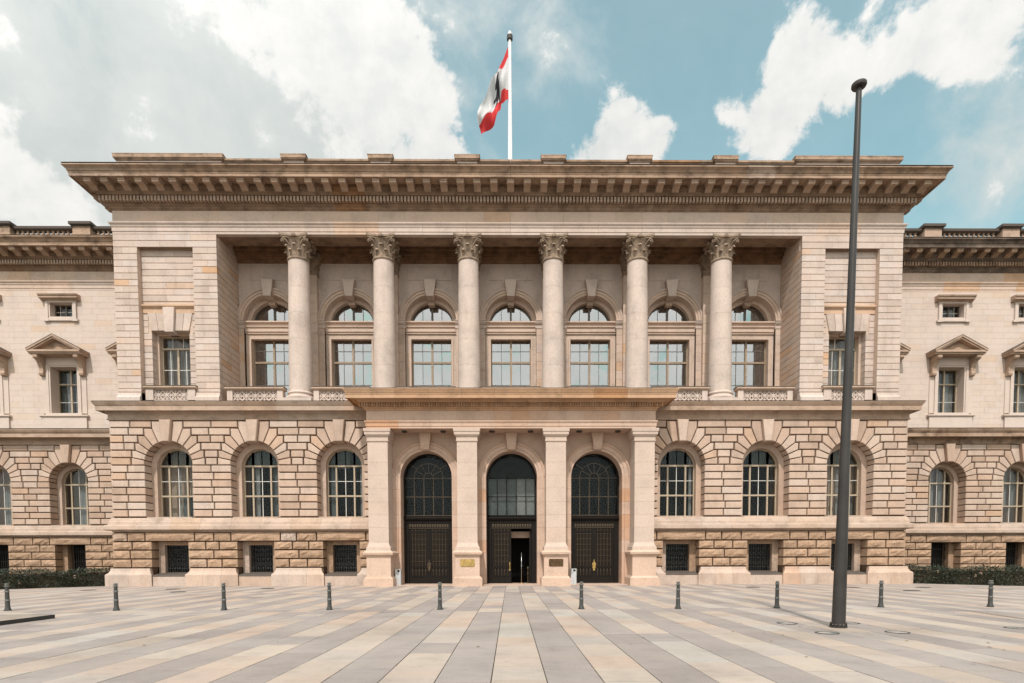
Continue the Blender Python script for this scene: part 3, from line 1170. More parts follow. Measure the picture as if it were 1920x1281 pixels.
# ---- upper storey: corner blocks
P0, P1, P2, P3 = 17.55, 18.97, 22.27, XP
PC = (P1 + P2) / 2
PITCH_C = .3775
for s in (-1, 1):
    up_wall = MB()
    for (a, b, yf) in ((P0 + .03, P1, .035), (P1, P2, .385), (P2, P3 - .03, .035)):
        u, v = sorted((s * a, s * b))
        if yf > .1:
            c = s * PC
            up_wall.box(u, c - 1.16, yf, .9, 11, 20.4)
            up_wall.box(c + 1.16, v, yf, .9, 11, 20.4)
            up_wall.box(c - 1.16, c + 1.16, yf, .9, 15.5, 20.4)
            up_wall.box(c - 1.16, c + 1.16, yf, .9, 11, 12.0)
        else:
            up_wall.box(u, v, yf, 1.6, 11, 20.4)
    u, v = sorted((s * (P0 + .03), s * (P3 - .03)))
    up_wall.box(u, v, .035, 1.6, 20.4, 20.97)
    uw = up_wall.build('corner_block_wall', 'ashlar_warm', house)
    items = []
    g = .017

    def ash(a, b, za, zb, yf, yb, tn=None):
        u, v = sorted((s * a, s * b))
        t = tone() if tn is None else tn
        items.append(((b - a) * (zb - za), lambda mb: mb.prism([(u + .002, za + g), (v - .002, za + g), (v - .002, zb - g), (u + .002, zb - g)], yf + R.uniform(-.001, .001), yb, t, .006)))

    k = 0
    z = 20.97
    while z > 11.75:
        za = max(z - PITCH_C, 11.7)
        if za > 20.1:
            n = 4
            for q in range(n):
                off = .3 if k % 2 else 0
                a = P0 + (P3 - P0) * q / n + (off if q else 0)
                b = P0 + (P3 - P0) * (q + 1) / n + (off if q < n - 1 else 0)
                ash(a, b, za, z, 0, .06)
        else:
            for (a, b, sp) in ((P0, P1, .62), (P2, P3, .38)):
                m = a + (b - a) * (sp if k % 2 else 1 - sp)
                ash(a, m, za, z, 0, .30)
                ash(m, b, za, z, 0, .30)
            # recessed panel
            if za >= 17.0:
                m = P1 + (P2 - P1) * (.55 if k % 2 else .4)
                ash(P1, m, za, z if z < 20.3 else 20.4, .35, .42)
                ash(m, P2, za, z if z < 20.3 else 20.4, .35, .42)
            elif z <= 15.6 or z < 16.9:
                if z > 15.45 and z < 16.75:
                    ash(P1, PC - 1.33, za, z, .35, .42)
                    ash(PC + 1.33, P2, za, z, .35, .42)
                elif z <= 15.45:
                    ash(P1, PC - 1.13, za, z, .35, .95)
                    ash(PC + 1.13, P2, za, z, .35, .95)
        z -= PITCH_C
        k += 1
    emit('ashlar_block', 'ashlar', uw, items, 'ashlar_rest')
    # flat arch of splayed stones over the window
    c = s * PC
    for (x0, x1, t0, t1) in ((-1.13, -.72, -1.36, -.85), (-.72, -.27, -.85, -.36), (.27, .72, .36, .85), (.72, 1.13, .85, 1.36)):
        mb = MB()
        mb.prism([(c + x0 + .008, 15.46), (c + x1 - .008, 15.46), (c + t1 - .008, 16.5), (c + t0 + .008, 16.5)], .325, .95, tone() * .7, .012)
        mb.build('voussoir', 'ashlar', uw)
    mb = MB()
    mb.prism([(c - .26, 15.33), (c + .26, 15.33), (c + .35, 16.80), (c - .35, 16.80)], .16, .95, .3, .02)
    mb.build('keystone', 'ashlar', uw)
    mb = MB()
    u, v = sorted((s * (P1 + .005), s * (P2 - .005)))
    mb.ext([(.42, 16.5), (.33, 16.5), (.33, 16.78), (.28, 16.8), (.24, 16.86), (.2, 16.88), (.2, 16.97), (.42, 17.03)], u, v, .95)
    mb.build('string_moulding', 'ashlar_warm', uw)
    # foot mouldings of the two piers
    for (a, b) in ((P0, P1), (P2, P3)):
        u, v = sorted((s * a, s * b))
        mb = MB()
        mb.ext([(.35, 11.03), (-.17, 11.03), (-.17, 11.36), (-.13, 11.42), (-.06, 11.48), (-.03, 11.66), (.35, 11.70)], u - .0, v + .0, tone())
        mb.build('pier_base', 'ashlar', uw)
    # window in the panel
    mb = MB()
    for q in (-1, 1):
        a, b = sorted((c + q * .98, c + q * 1.15))
        mb.box(a, b, .8, 1.5, 11.9, 15.5, tone())
    mb.box(c - .98, c + .98, .803, 1.5, 15.33, 15.5, .9)
    mb.box(c - 1.15, c + 1.15, .3, 1.5, 11.8, 12.02, .9)
    mb.build('window_jamb', 'ashlar_warm', house)
    two = [(-.48, .016, False), (0, .06, True), (.48, .016, False)]
    three = [(-.33, .018, False), (.33, .018, False)]
    window(c, 1.08, 1.96, 12.0, [(13.35, two, .016), (14.62, two, .055), (15.34, three, 0)], None, 'win_tan', 'win_white', 'glass_dim',
           curtains=[(-.75, -.5, 12, 15.3, 'curtain'), (-.2, .05, 12, 14.6, 'curtain'), (.2, .42, 12, 15.3, 'curtain'), (.65, .95, 12, 15.2, 'blind')])
    # side wall of the loggia with the same courses
    sw = MB()
    u, v = sorted((s * (P0 + .035), s * (P0 + .08)))
    sw.box(u, v, .05, 3.2, 11, 21.2)
    sw_o = sw.build('loggia_side_wall', 'ashlar_warm', house)
    z = 20.97
    k = 0
    while z > 11.3:
        za = z - PITCH_C
        for (ya, yb) in (((.305, 1.5), (1.5, 2.74)) if k % 2 else ((.305, 1.15), (1.15, 2.74))):
            mb = MB()
            t = tone()
            xa, xb = sorted((s * P0, s * (P0 + .05)))
            mb.box(xa, xb, ya + .012, yb - .012, za + .016, z - .016, t)
            mb.build('ashlar_block', 'ashlar_warm', sw_o)
        z -= PITCH_C
        k += 1

# ---- entablature
def entablature(x0, x1, y0, mat_c, mat_f, ml, mr_, yback, dz=0.0, seg=1.72, frieze_seg=1.6, modx=None, mat_a=None):
    par = house
    mat_b, mat_m = ('cornice_dark', 'ledge') if mat_c == 'cornice' else ('soot', 'cornice')  # darker beds behind lighter modillions: shade of the gaps put into the stone colour
    arch = [(-.3, 20.97), (0, 20.97), (0, 21.12), (.03, 21.125), (.03, 21.34), (.05, 21.35), (.08, 21.41), (.08, 21.45), (.14, 21.52), (.16, 21.56), (.16, 21.61), (.0, 21.63), (-.3, 21.63)]
    arch = [(o, z + dz) for o, z in arch]
    run(arch, x0, x1, y0, 2.6, 'architrave_stone', mat_a or 'ashlar', par, ml, mr_, yback)
    fr = [(-.3, 21.632), (-.01, 21.632), (-.01, 22.32), (-.3, 22.32)]
    run([(o, z + dz) for o, z in fr], x0, x1, y0, frieze_seg, 'frieze_stone', mat_f, par, ml, mr_, yback)
    bed = [(-.3, 22.322), (.02, 22.322), (.04, 22.36), (.09, 22.40), (.10, 22.47), (.2, 22.56), (.22, 22.62), (.26, 22.62), (.26, 22.93), (.5, 22.95), (.52, 23.0), (.58, 23.05), (.60, 23.2), (.66, 23.24), (.68, 23.45), (-.3, 23.45)]
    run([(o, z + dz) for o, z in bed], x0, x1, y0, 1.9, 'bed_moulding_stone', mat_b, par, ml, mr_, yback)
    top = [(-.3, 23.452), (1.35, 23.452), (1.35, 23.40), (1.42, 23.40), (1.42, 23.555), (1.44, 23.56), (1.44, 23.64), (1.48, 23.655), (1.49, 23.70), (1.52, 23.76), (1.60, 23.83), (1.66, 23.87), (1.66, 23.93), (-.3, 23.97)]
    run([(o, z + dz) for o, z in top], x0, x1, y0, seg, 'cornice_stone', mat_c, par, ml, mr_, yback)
    cap = MB()
    xa, xb = x0 - (1.64 if ml else 0), x1 + (1.64 if mr_ else 0)
    cap.box(xa, xb, y0 - 1.67, y0 + .3, 23.975 + dz, 23.995 + dz)
    cap.build('cornice_flashing', 'capping', par)
    # dentils: too small to tell apart one by one
    d = MB()
    n = int((x1 - x0 + .8) / .203)
    for i in range(n + 1):
        x = x0 - (.4 if ml else 0) + i * .203
        if x > x1 + (.42 if mr_ else 0):
            break
        d.box(x - .062, x + .062, y0 - .45, y0 - .25, 22.64 + dz, 22.925 + dz, R.uniform(0, .8))
    if ml or mr_:
        for sx, xx in ((-1, x0), (1, x1)):
            if (sx < 0 and ml) or (sx > 0 and mr_):
                for i in range(20):
                    y = y0 - .35 + i * .203
                    a, b = sorted((xx + sx * .25, xx + sx * .45))
                    d.box(a, b, y + .2, y + .32, 22.64 + dz, 22.925 + dz, R.uniform(0, .8))
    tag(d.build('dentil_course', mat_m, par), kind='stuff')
    # modillions
    mod = MB()
    pr = [(-.56, 23.43), (-1.28, 23.43), (-1.30, 23.40), (-1.30, 23.30), (-1.27, 23.29), (-1.27, 23.20), (-1.2, 23.17), (-1.08, 23.19), (-.95, 23.21), (-.8, 23.15), (-.66, 23.07), (-.56, 23.07)]
    mod.ext(pr, -.2, .2, .3)
    mod.ext([(-.56, 23.45), (-1.33, 23.45), (-1.34, 23.39), (-.56, 23.39)], -.25, .25, .2)
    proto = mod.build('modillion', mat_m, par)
    first = True
    for x in modx:
        if first:
            proto.location = (x, y0, dz)
            first = False
        else:
            link(proto.data, 'modillion', par, (x, y0, dz))
    return proto


nmod = 50
mx_ = [-(XP + .5) + (2 * XP + 1.0) * i / nmod for i in range(nmod + 1)]
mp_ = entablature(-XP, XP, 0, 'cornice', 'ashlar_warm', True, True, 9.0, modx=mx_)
for s in (-1, 1):
    for k in range(5):
        link(mp_.data, 'modillion', house, (s * XP, .5 + k * .97, 0), s * pi / 2)

# parapet over the cornice
run([(-.5, 23.98), (-.35, 23.98), (-.35, 24.2), (-.4, 24.25), (-.4, 25.2), (-.3, 25.26), (-.26, 25.34), (-.2, 25.37), (-.2, 25.48), (-.6, 25.53), (-1.0, 25.53), (-1.0, 23.98)],
    -17.2, 17.2, .0, 2.9, 'parapet_stone', 'cornice', house)
for x, hw in [(q * CB / 2, .6) for q in (-5, -3, -1, 1, 3, 5)] + [(-20.3, 3.1), (20.3, 3.1)]:
    mb = MB()
    wide = hw > 1
    mb.box(x - hw, x + hw, .15, 1.6, 23.98, 25.3, .3)
    mb.cur = 1
    for (e, za, zb) in ((.05, 25.3, 25.36), (.1, 25.36, 25.42), (.14, 25.42, 25.60)):
        mb.box(x - hw - e, x + hw + e, .15 - e, 1.6 + e, za, zb, .4)
    mb.box(x - hw - .17, x + hw + .17, .0, 1.75, 25.60, 25.64, .4)
    mb.build('parapet_pedestal', ['ashlar', 'cornice'], house)

# ---- loggia: ceiling, beams, back wall, windows
YB = 2.75
cl = MB()
cl.box(-P0, P0, .05, 3.3, 21.45, 21.6, .5)
cl.box(-P0, P0, .3, 1.25, 20.972, 21.45, .6)
for k in range(-3, 3):
    x = (k + .5) * CB
    cl.box(x - .55, x + .55, 1.25, 2.45, 20.98, 21.45, .5)
for (e, za, zb) in ((.12, 20.65, 20.85), (.3, 20.85, 21.0), (.42, 21.0, 21.25), (.55, 21.25, 21.45)):
    cl.box(-P0, P0, YB - e, YB + .2, za, zb, .9)
for k in range(-3, 4):
    xa, xb = k * CB - 2.0, k * CB + 2.0
    cl.box(xa, xb, .42, .46, 20.955, 20.975, .4)
    cl.box(xa, xb, 1.08, 1.12, 20.955, 20.975, .4)
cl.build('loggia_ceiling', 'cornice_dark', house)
fl = MB()
fl.box(-P0, P0, .0, 3.4, 10.9, 11.05, .3)
fl.build('loggia_floor', 'ashlar_warm', house)
ZS = 17.0
bw = MB()
for k in range(-3, 4):
    c = k * B
    a, b = c - B / 2, c + B / 2
    bw.spandrel(c, ZS, 1.66, a, b, 21.3, YB, .3)
    bw.ring(c, ZS, 1.66, 1.70, YB, YB + .5, n=28, tone=.4)
    bw.box(a, c - 1.66, YB, YB + .8, 11, ZS, .35)
    bw.box(c + 1.66, b, YB, YB + .8, 11, ZS, .35)
bw.box(-P0 - .1, -3.5 * B, YB, YB + .8, 11, 21.3, .3) if 3.5 * B < P0 else None
back = bw.build('loggia_back_wall', 'ashlar', house)
for k in range(-3, 4):
    c = k * B
    # architrave ring
    mb = MB()
    mb.ring(c, ZS, 1.66, 1.80, YB - .10, YB + .3, n=32, tone=.3)
    mb.ring(c, ZS, 1.803, 1.96, YB - .15, YB + .3, n=32, tone=.4)
    mb.ring(c, ZS, 1.963, 2.06, YB - .22, YB + .3, n=32, tone=.8)
    mb.build('archivolt', 'ashlar_warm', back)
    mb = MB()
    mb.ring(c, ZS, 1.40, 1.655, YB + .42, YB + .95, n=32, tone=.6)
    mb.build('inner_archivolt', 'ashlar_warm', back)
    mb = MB()
    mb.prism([(c - .24, 18.45), (c + .24, 18.45), (c + .40, 19.52), (c - .40, 19.52)], YB - .42, YB + .5, .2, .02)
    mb.build('keystone', 'ashlar', back)
    # panel with a fine sunk line round it
    mb = MB()
    mb.box(c - 1.42, c + 1.42, YB - .035, YB + .05, 19.6, 20.42, .3)
    mb.build('wall_panel', 'ashlar', back)
    # impost pilasters and cross entablature
    for q in (-1, 1):
        a, b = sorted((c + q * 1.66, c + q * 2.06))
        z = 11.05
        i = 0
        while z < 16.5:
            zz = min(16.52, z + .56)
            mb = MB()
            mb.box(a, b, YB - .12, YB + .2, z + .006, zz - .006, tone())
            mb.build('pilaster_stone', 'ashlar_warm', back)
            z = zz
            i += 1
        mb = MB()
        mb.ext([(YB + .3, 16.52), (YB - .15, 16.52), (YB - .15, 16.72), (YB - .2, 16.76), (YB - .26, 16.86), (YB - .26, 16.93), (YB - .3, 16.96), (YB - .3, 17.02), (YB + .3, 17.04)], a - .06, b + .06, .8)
        mb.build('impost', 'ashlar_warm', back)
    mb = MB()
    mb.ext([(YB + .9, 16.26), (YB + .12, 16.26), (YB + .12, 16.36), (YB + .06, 16.38), (YB + .06, 16.6), (YB - .02, 16.66), (YB - .02, 16.72), (YB + .04, 16.74), (YB + .04, 16.84), (YB - .1, 16.92), (YB - .1, 17.0),
            (YB + .9, 17.05)], c - 1.655, c + 1.655, .5)
    mb.build('transom_entablature', 'ashlar_warm', back)
    # casing
    mb = MB()
    for q in (-1, 1):
        a, b = sorted((c + q * 1.31, c + q * 1.655))
        z = 11.05
        while z < 15.9:
            zz = min(15.95, z + .98)
            mb.box(a, b, YB + .2, YB + .9, z + .004, zz - .004, tone())
            z = zz
        a, b = sorted((c + q * 1.31, c + q * 1.43))
        mb.box(a, b, YB + .14, YB + .2, 11.05, 15.9, .3)
    mb.box(c - 1.655, c + 1.655, YB + .2, YB + .9, 15.95, 16.26, .3)
    mb.build('window_casing', 'ashlar_warm', back)
    quad = [(-.63, .016, False), (0, .065, True), (.63, .016, False)]
    window(c, YB + .56, 2.62, 11.9, [(13.10, quad, .016), (14.55, quad, .06), (15.30, quad, .016), (16.02, quad, 0)], None, 'win_brown', 'win_dark', 'glass_sky', tilt=.006)
    window(c, YB + .78, 2.76, 17.06, [(18.44, quad, 0)], 17.061, 'win_dark', 'win_dark', 'glass_sky', name='lunette_window', tilt=.006)
    fl2 = MB()
    fl2.box(c - .2, c + .2, YB + .35, YB + .78, 18.2, 18.42, .3)
    fl2.build('inner_keystone', 'ashlar_warm', back)
# piers behind the columns
for k in range(-3, 3):
    x = (k + .5) * CB
    z = 11.05
    while z < 19.7:
        zz = min(19.75, z + .63)
        mb = MB()
        m = x + R.uniform(-.2, .2)
        mb.box(x - .5, m - .004, YB - .42, YB, z + .006, zz - .006, tone())
        mb.box(m + .004, x + .5, YB - .42, YB, z + .006, zz - .006, tone())
        mb.build('pier_stone', 'ashlar_warm', back)
        z = zz
    mb = MB()
    for (e, za, zb) in ((.04, 19.75, 19.85), (.02, 19.85, 20.2), (.08, 20.2, 20.5), (.15, 20.5, 20.8), (.24, 20.8, 20.97)):
        mb.box(x - .5 - e, x + .5 + e, YB - .42 - e, YB, za, zb, .3)
    mb.build('pier_capital', 'carved', back)

# ---- the six columns
YC = .62
def column_shape(par):
    base = MB()
    base.box(-.9, .9, -.9, .9, 11.04, 11.30, .3)
    base.lathe(0, 0, [(.86, 11.30), (.9, 11.36), (.9, 11.44), (.85, 11.5), (.76, 11.53), (.745, 11.60), (.78, 11.64), (.80, 11.69), (.78, 11.74), (.72, 11.78), (.71, 11.84)], 32, .7)
    base.build('column_base', 'column', par, 40)
    zs = [11.84, 13.35, 14.9, 16.45, 18.0, 19.62]
    for i in range(5):
        def rad(z):
            t = (z - 11.84) / (19.62 - 11.84)
            return .69 - .085 * t ** 1.4
        za, zb = zs[i] + .004, zs[i + 1] - .004
        prof = [(rad(za), za)]
        for q in range(1, 5):
            z = za + (zb - za) * q / 5
            prof.append((rad(z), z))
        prof.append((rad(zb), zb))
        d = MB()
        d.lathe(0, 0, prof, 40, R.uniform(.1, .9))
        d.build('column_drum', 'column', par, 40)
    cap = MB()
    cap.lathe(0, 0, [(.6, 19.6), (.66, 19.62), (.68, 19.67), (.66, 19.72), (.58, 19.74)], 32, .2)
    cap.lathe(0, 0, [(.56, 19.74), (.555, 20.2), (.60, 20.5), (.70, 20.68), (.76, 20.76)], 24, .9)
    # acanthus leaves: a blade that leaves the bell, curls over and drops its tip
    def leaf(a, zb, zt, out, w, tn):
        pr = []
        for t in (0, .3, .6, .82, .95, 1.0):
            z = zb + (zt - zb) * min(1, t * 1.08)
            r = .57 + .05 * t + out * t ** 3.2
            if t == 1.0:
                z -= .09
                r += .035
            if t == .95:
                z += .015
            pr.append((r, z, w * (1 - .25 * abs(t - .5)) * (.62 if t >= .95 else 1)))
        b = len(cap.v)
        for (r, z, ww) in pr:
            for q, dr in ((-1, -.03), (-.45, .015), (0, .035), (.45, .015), (1, -.03)):
                aa = a + q * ww / r
                cap.v.append(((r + dr) * cos(aa), (r + dr) * sin(aa), z))
        for j in range(len(pr) - 1):
            for i in range(4):
                cap.face([b + j * 5 + i, b + j * 5 + i + 1, b + (j + 1) * 5 + i + 1, b + (j + 1) * 5 + i], tn)
    for i in range(8):
        leaf(pi / 8 + i * pi / 4, 19.74, 20.12, .14, .19, .2)
    for i in range(8):
        leaf(i * pi / 4 - pi / 2, 19.76, 20.40, .2, .2, .4)
    # corner volutes on stems
    for i in range(4):
        a = pi / 4 + i * pi / 2
        for da in (-.16, .16):
            pts = [(.6, 20.15, da * 1.8), (.68, 20.42, da * 1.5), (.83, 20.64, da * .8), (.98, 20.72, da * .45), (1.06, 20.66, da * .4), (1.04, 20.58, da * .4), (.97, 20.57, da * .4), (.95, 20.63, da * .4)]
            b = len(cap.v)
            for (r, z, d) in pts:
                ww = .045
                for (q, e) in ((-1, 0), (1, 0)):
                    cap.v.append((r * cos(a + d) - q * ww * sin(a), r * sin(a + d) + q * ww * cos(a), z + .02))
                for (q, e) in ((1, 0), (-1, 0)):
                    cap.v.append((r * cos(a + d) * .985 - q * ww * sin(a), r * sin(a + d) * .985 + q * ww * cos(a), z - .045))
            for j in range(len(pts) - 1):
                for q in range(4):
                    cap.face([b + 4 * j + q, b + 4 * j + (q + 1) % 4, b + 4 * (j + 1) + (q + 1) % 4, b + 4 * (j + 1) + q], .3)
        # middle helices and flower
        m = i * pi / 2
        for sgn in (-1, 1):
            cap.box(-.001, .001, -.001, .001, 20.3, 20.301)
        fx, fy = .80 * cos(m), .80 * sin(m)
        cap.lathe(fx, fy, [(.02, 20.74), (.10, 20.76), (.135, 20.84), (.10, 20.93), (.02, 20.95)], 10, .1)
    # abacus with hollowed sides
    n = 7
    ring = []
    for i in range(4):
        a = -pi / 4 + i * pi / 2
        p0 = Vector((1.2 * cos(a), 1.2 * sin(a)))
        p1 = Vector((1.2 * cos(a + pi / 2), 1.2 * sin(a + pi / 2)))
        for q in range(n):
            t = q / n
            p = p0.lerp(p1, t)
            mid = (p0 + p1) / 2
            p = p - mid.normalized() * (.17 * 4 * t * (1 - t))
            ring.append(p)
    b = len(cap.v)
    for (sc, z) in ((.93, 20.77), (.93, 20.83), (1.0, 20.86), (1.0, 20.968)):
        for p in ring:
            cap.v.append((p.x * sc, p.y * sc, z))
    m = len(ring)
    for j in range(3):
        for i in range(m):
            k = (i + 1) % m
            cap.face([b + j * m + i, b + j * m + k, b + (j + 1) * m + k, b + (j + 1) * m + i], .5)
    cap.face([b + i for i in range(m)][::-1], .5)
    cap.face([b + 3 * m + i for i in range(m)], .5)
    cap.build('column_capital', 'carved', par, 45)


col0 = empty('column', (-2.5 * CB, YC, 0), house)
column_shape(col0)
for k in range(-2, 3):
    c = copy_tree(col0, house)
    c.location = ((k + .5) * CB, YC, 0)

# ---- balustrades with pierced star panels
def balustrade(xa, xb, y, posts=(.33, .33)):
    p = MB()
    p.ext([(y + .22, 11.84), (y - .22, 11.84), (y - .27, 11.88), (y - .31, 11.92), (y - .31, 12.0), (y + .3, 12.02)], xa - .1, xb + .1, .4)
    p.cur = 1
    p.box(xa - .12, xb + .12, y - .32, y + .31, 12.02, 12.045, .4)
    o = p.build('balustrade', ['ledge', 'capping'], house)
    for (a, b) in ((xa, xa + posts[0]), (xb - posts[1], xb)):
        if b - a > .05:
            q = MB()
            q.box(a, b, y - .2, y + .2, 11.2, 11.84, .3)
            q.build('balustrade_post', 'ashlar', o)
    a, b = xa + posts[0], xb - posts[1]
    q = MB()
    q.box(a, b, y - .14, y + .14, 11.04, 11.235, .3)
    q.box(a, b, y - .14, y + .14, 11.79, 11.838, .3)
    n = max(1, round((b - a) / .55))
    cell = (b - a) / n
    zc = 11.512
    hz = .277
    for i in range(n):
        cx = a + cell * (i + .5)
        hx = cell / 2
        for j in range(8):
            an = pi / 8 + j * pi / 4 if False else j * pi / 4
            ex, ez = cos(an), sin(an)
            k = min(hx / abs(ex) if abs(ex) > 1e-3 else 9, hz / abs(ez) if abs(ez) > 1e-3 else 9)
            w0 = .032
            px, pz = -ez, ex
            q.prism([(cx + .06 * ex - w0 * px, zc + .06 * ez - w0 * pz), (cx + .06 * ex + w0 * px, zc + .06 * ez + w0 * pz),
                     (cx + k * ex + w0 * 1.2 * px, zc + k * ez + w0 * 1.2 * pz), (cx + k * ex - w0 * 1.2 * px, zc + k * ez - w0 * 1.2 * pz)][::-1], y - .1 - .002 * j, y + .1, .3)
        q.ring(cx, zc, .01, .09, y - .13, y + .1, 0, 2 * pi, 10, .3)
        q.ring(cx, zc, .20, .245, y - .095, y + .1, 0, 2 * pi, 16, .3)
        for sx in (-1, 1):
            for sz in (-1, 1):
                q.prism([(cx + sx * hx, zc + sz * hz), (cx + sx * (hx - .13), zc + sz * hz), (cx + sx * hx, zc + sz * (hz - .13))][::(1 if sx * sz > 0 else -1)], y - .09, y + .1, .3)
    q.build('pierced_star_panel', 'ashlar', o)
    return o


for s in (-1, 1):
    a, b = sorted((s * 22.0, s * 18.95))
    balustrade(a + .05, b - .05, .08, (.45, .45))
    a, b = sorted((s * 17.2, s * (2.5 * CB + .95)))
    balustrade(a, b, .3)
    a, b = sorted((s * (2.5 * CB - .92), s * (1.5 * CB + .92)))
    balustrade(a, b, .3)
    a, b = sorted((s * (1.5 * CB - .92), s * (.5 * CB + .92)))
    balustrade(a, b, .3)
balustrade(-.5 * CB + .92, .5 * CB - .92, .3)

# ---- porch
YP = -1.45
porch_in = MB()
xs_ = [-PX, -B - 1.62, -B + 1.62, -1.62, 1.62, B - 1.62, B + 1.62, PX]
for i in range(0, 8, 2):
    porch_in.box(xs_[i], xs_[i + 1], 0, .5, 0, 6.6, .3)
for c, a, b in ((-B, -PX, -B / 2), (0, -B / 2, B / 2), (B, B / 2, PX)):
    porch_in.spandrel(c, 6.6, 1.62, a, b, 10.9, 0, .3)
    porch_in.ring(c, 6.6, 1.62, 1.66, 0, 1.4, n=28)
porch_wall = porch_in.build('porch_wall', 'porch', house)
for c in (-B, 0, B):
    mb = MB()
    mb.ring(c, 6.6, 1.56, 1.72, -.05, .95, n=32, tone=.3)
    mb.ring(c, 6.6, 1.723, 1.95, -.10, .4, n=32, tone=.4)
    mb.ring(c, 6.6, 1.953, 2.06, -.16, .4, n=32, tone=.6)
    mb.build('archivolt', 'porch', porch_wall)
    for q in (-1, 1):
        z = 0.0
        i = 0
        while z < 6.59:
            zz = min(6.6, z + (1.95 if i == 0 else .78))
            mb = MB()
            t = tone()
            a, b = sorted((c + q * 1.56, c + q * 1.72))
            mb.box(a, b, -.05, .95, z + .005, zz - .005, t)
            a, b = sorted((c + q * 1.723, c + q * 2.06))
            mb.box(a, b, -.12, .3, z + .005, zz - .005, t)
            mb.build('jamb_stone', 'porch', porch_wall)
            z = zz
            i += 1
    mb = MB()
    mb.ext([(.3, 8.2), (-.28, 8.2), (-.42, 8.45), (-.42, 9.2), (.3, 9.2)], c - .36, c + .36, .3, [.12, .12, .1, 0, 0], [-.12, -.12, -.1, 0, 0])
    mb.build('keystone', 'porch', porch_wall)
# pillars
def pillar(x):
    p = MB()
    h = .585
    yb = -.02
    # pedestal
    p.box(x - h - .28, x + h + .28, YP - .28, yb, 0, .46, .5)
    o = p.build('porch_pillar', 'porch', house)

    def tier(name, lst, mat='porch'):
        q = MB()
        for (e0, za, e1, zb) in lst:
            b = len(q.v)
            q.v += [(x - h - e0, YP - e0, za), (x + h + e0, YP - e0, za), (x + h + e0, yb, za), (x - h - e0, yb, za),
                    (x - h - e1, YP - e1, zb), (x + h + e1, YP - e1, zb), (x + h + e1, yb, zb), (x - h - e1, yb, zb)]
            for f in ((0, 3, 2, 1), (4, 5, 6, 7), (0, 1, 5, 4), (1, 2, 6, 5), (2, 3, 7, 6), (3, 0, 4, 7)):
                q.face([b + i for i in f], tone() * .7)
        return q.build(name, mat, o)
    tier('pedestal', [(.24, .461, .16, .58), (.12, .581, .12, 1.74)])
    tier('pedestal_cornice', [(.13, 1.741, .2, 1.86), (.27, 1.861, .29, 1.98), (.29, 1.981, .16, 2.1)])
    tier('pillar_foot', [(.13, 2.101, .13, 2.3), (.10, 2.301, .08, 2.36), (.06, 2.361, .0, 2.56)], 'porch_pillar')
    zs = [2.561, 3.45, 4.2, 4.95, 5.75, 6.5, 7.25, 8.4]
    for i in range(7):
        tier('pillar_block', [(0, zs[i], 0, zs[i + 1] - .006)], 'porch_pillar')
    tier('pillar_capital', [(.0, 8.4, .02, 8.46), (.05, 8.461, .05, 8.52), (.03, 8.521, .03, 8.72), (.06, 8.721, .12, 8.82), (.15, 8.821, .16, 9.0), (.19, 9.001, .2, 9.18)], 'porch_pillar')


for x in (-1.5 * B, -.5 * B, .5 * B, 1.5 * B):
    pillar(x)
# porch entablature
XE = 8.45
beam = MB()
beam.box(-XE + .12, XE - .12, YP + .12, .02, 9.21, 11.1, .5)
for k in (-1, 0, 1):
    c = k * B
    beam.box(c - 1.75, c + 1.75, YP + .32, YP + .36, 9.185, 9.21, .5)
    beam.box(c - 1.75, c + 1.75, -.36, -.32, 9.185, 9.21, .5)
bo = beam.build('porch_beam', 'porch', house)
for k in (-1, 0, 1):
    for q in (-1.15, 1.15):
        lm = MB()
        lm.lathe(k * B + q, -.72, [(.05, 9.12), (.15, 9.12), (.17, 9.15), (.17, 9.21)], 14, .3)
        lm.build('ceiling_lamp', 'darkcover', bo)
run([(-.2, 9.2), (0, 9.2), (0, 9.32), (.03, 9.325), (.03, 9.50), (.05, 9.51), (.09, 9.58), (.09, 9.64), (-.2, 9.66)], -XE, XE, YP, 1.9, 'architrave_stone', 'porch', house, True, True, 0.0)
run([(-.2, 9.662), (-.02, 9.662), (-.02, 10.22), (-.2, 10.22)], -XE, XE, YP, 1.05, 'frieze_stone', 'porch', house, True, True, 0.0)
run([(-.2, 10.222), (.02, 10.222), (.06, 10.30), (.14, 10.34), (.16, 10.38), (.16, 10.60), (.36, 10.62), (.40, 10.68), (.46, 10.76), (-.2, 10.76)], -XE, XE, YP, 1.9, 'bed_moulding_stone', 'porch_cornice', house, True, True, 0.0)
run([(-.2, 10.762), (.84, 10.762), (.84, 10.70), (.9, 10.70), (.9, 10.90), (.93, 10.92), (.93, 10.96), (.96, 11.0), (1.0, 11.1), (1.03, 11.14), (1.03, 11.19), (-.2, 11.22)], -XE, XE, YP, 1.9, 'cornice_stone', 'porch_cornice', house, True, True, -.0)
dd = MB()
n = 122
for i in range(n + 1):
    x = -XE - .28 + (2 * XE + .56) * i / n
    dd.box(x - .042, x + .042, YP - .30, YP - .15, 10.40, 10.60, R.random())
tag(dd.build('dentil_course', 'porch_cornice', house), kind='stuff')
pf = MB()
pf.box(-XE - .98, XE + .98, YP - 1.0, -.62, 11.225, 11.24)
pf.build('porch_flashing', 'capping', house)
st = MB()
st.box(-PX + .3, PX - .3, YP + .3, 1.6, 0.004, .05, .4)
st.build('porch_threshold', 'plinth', house)

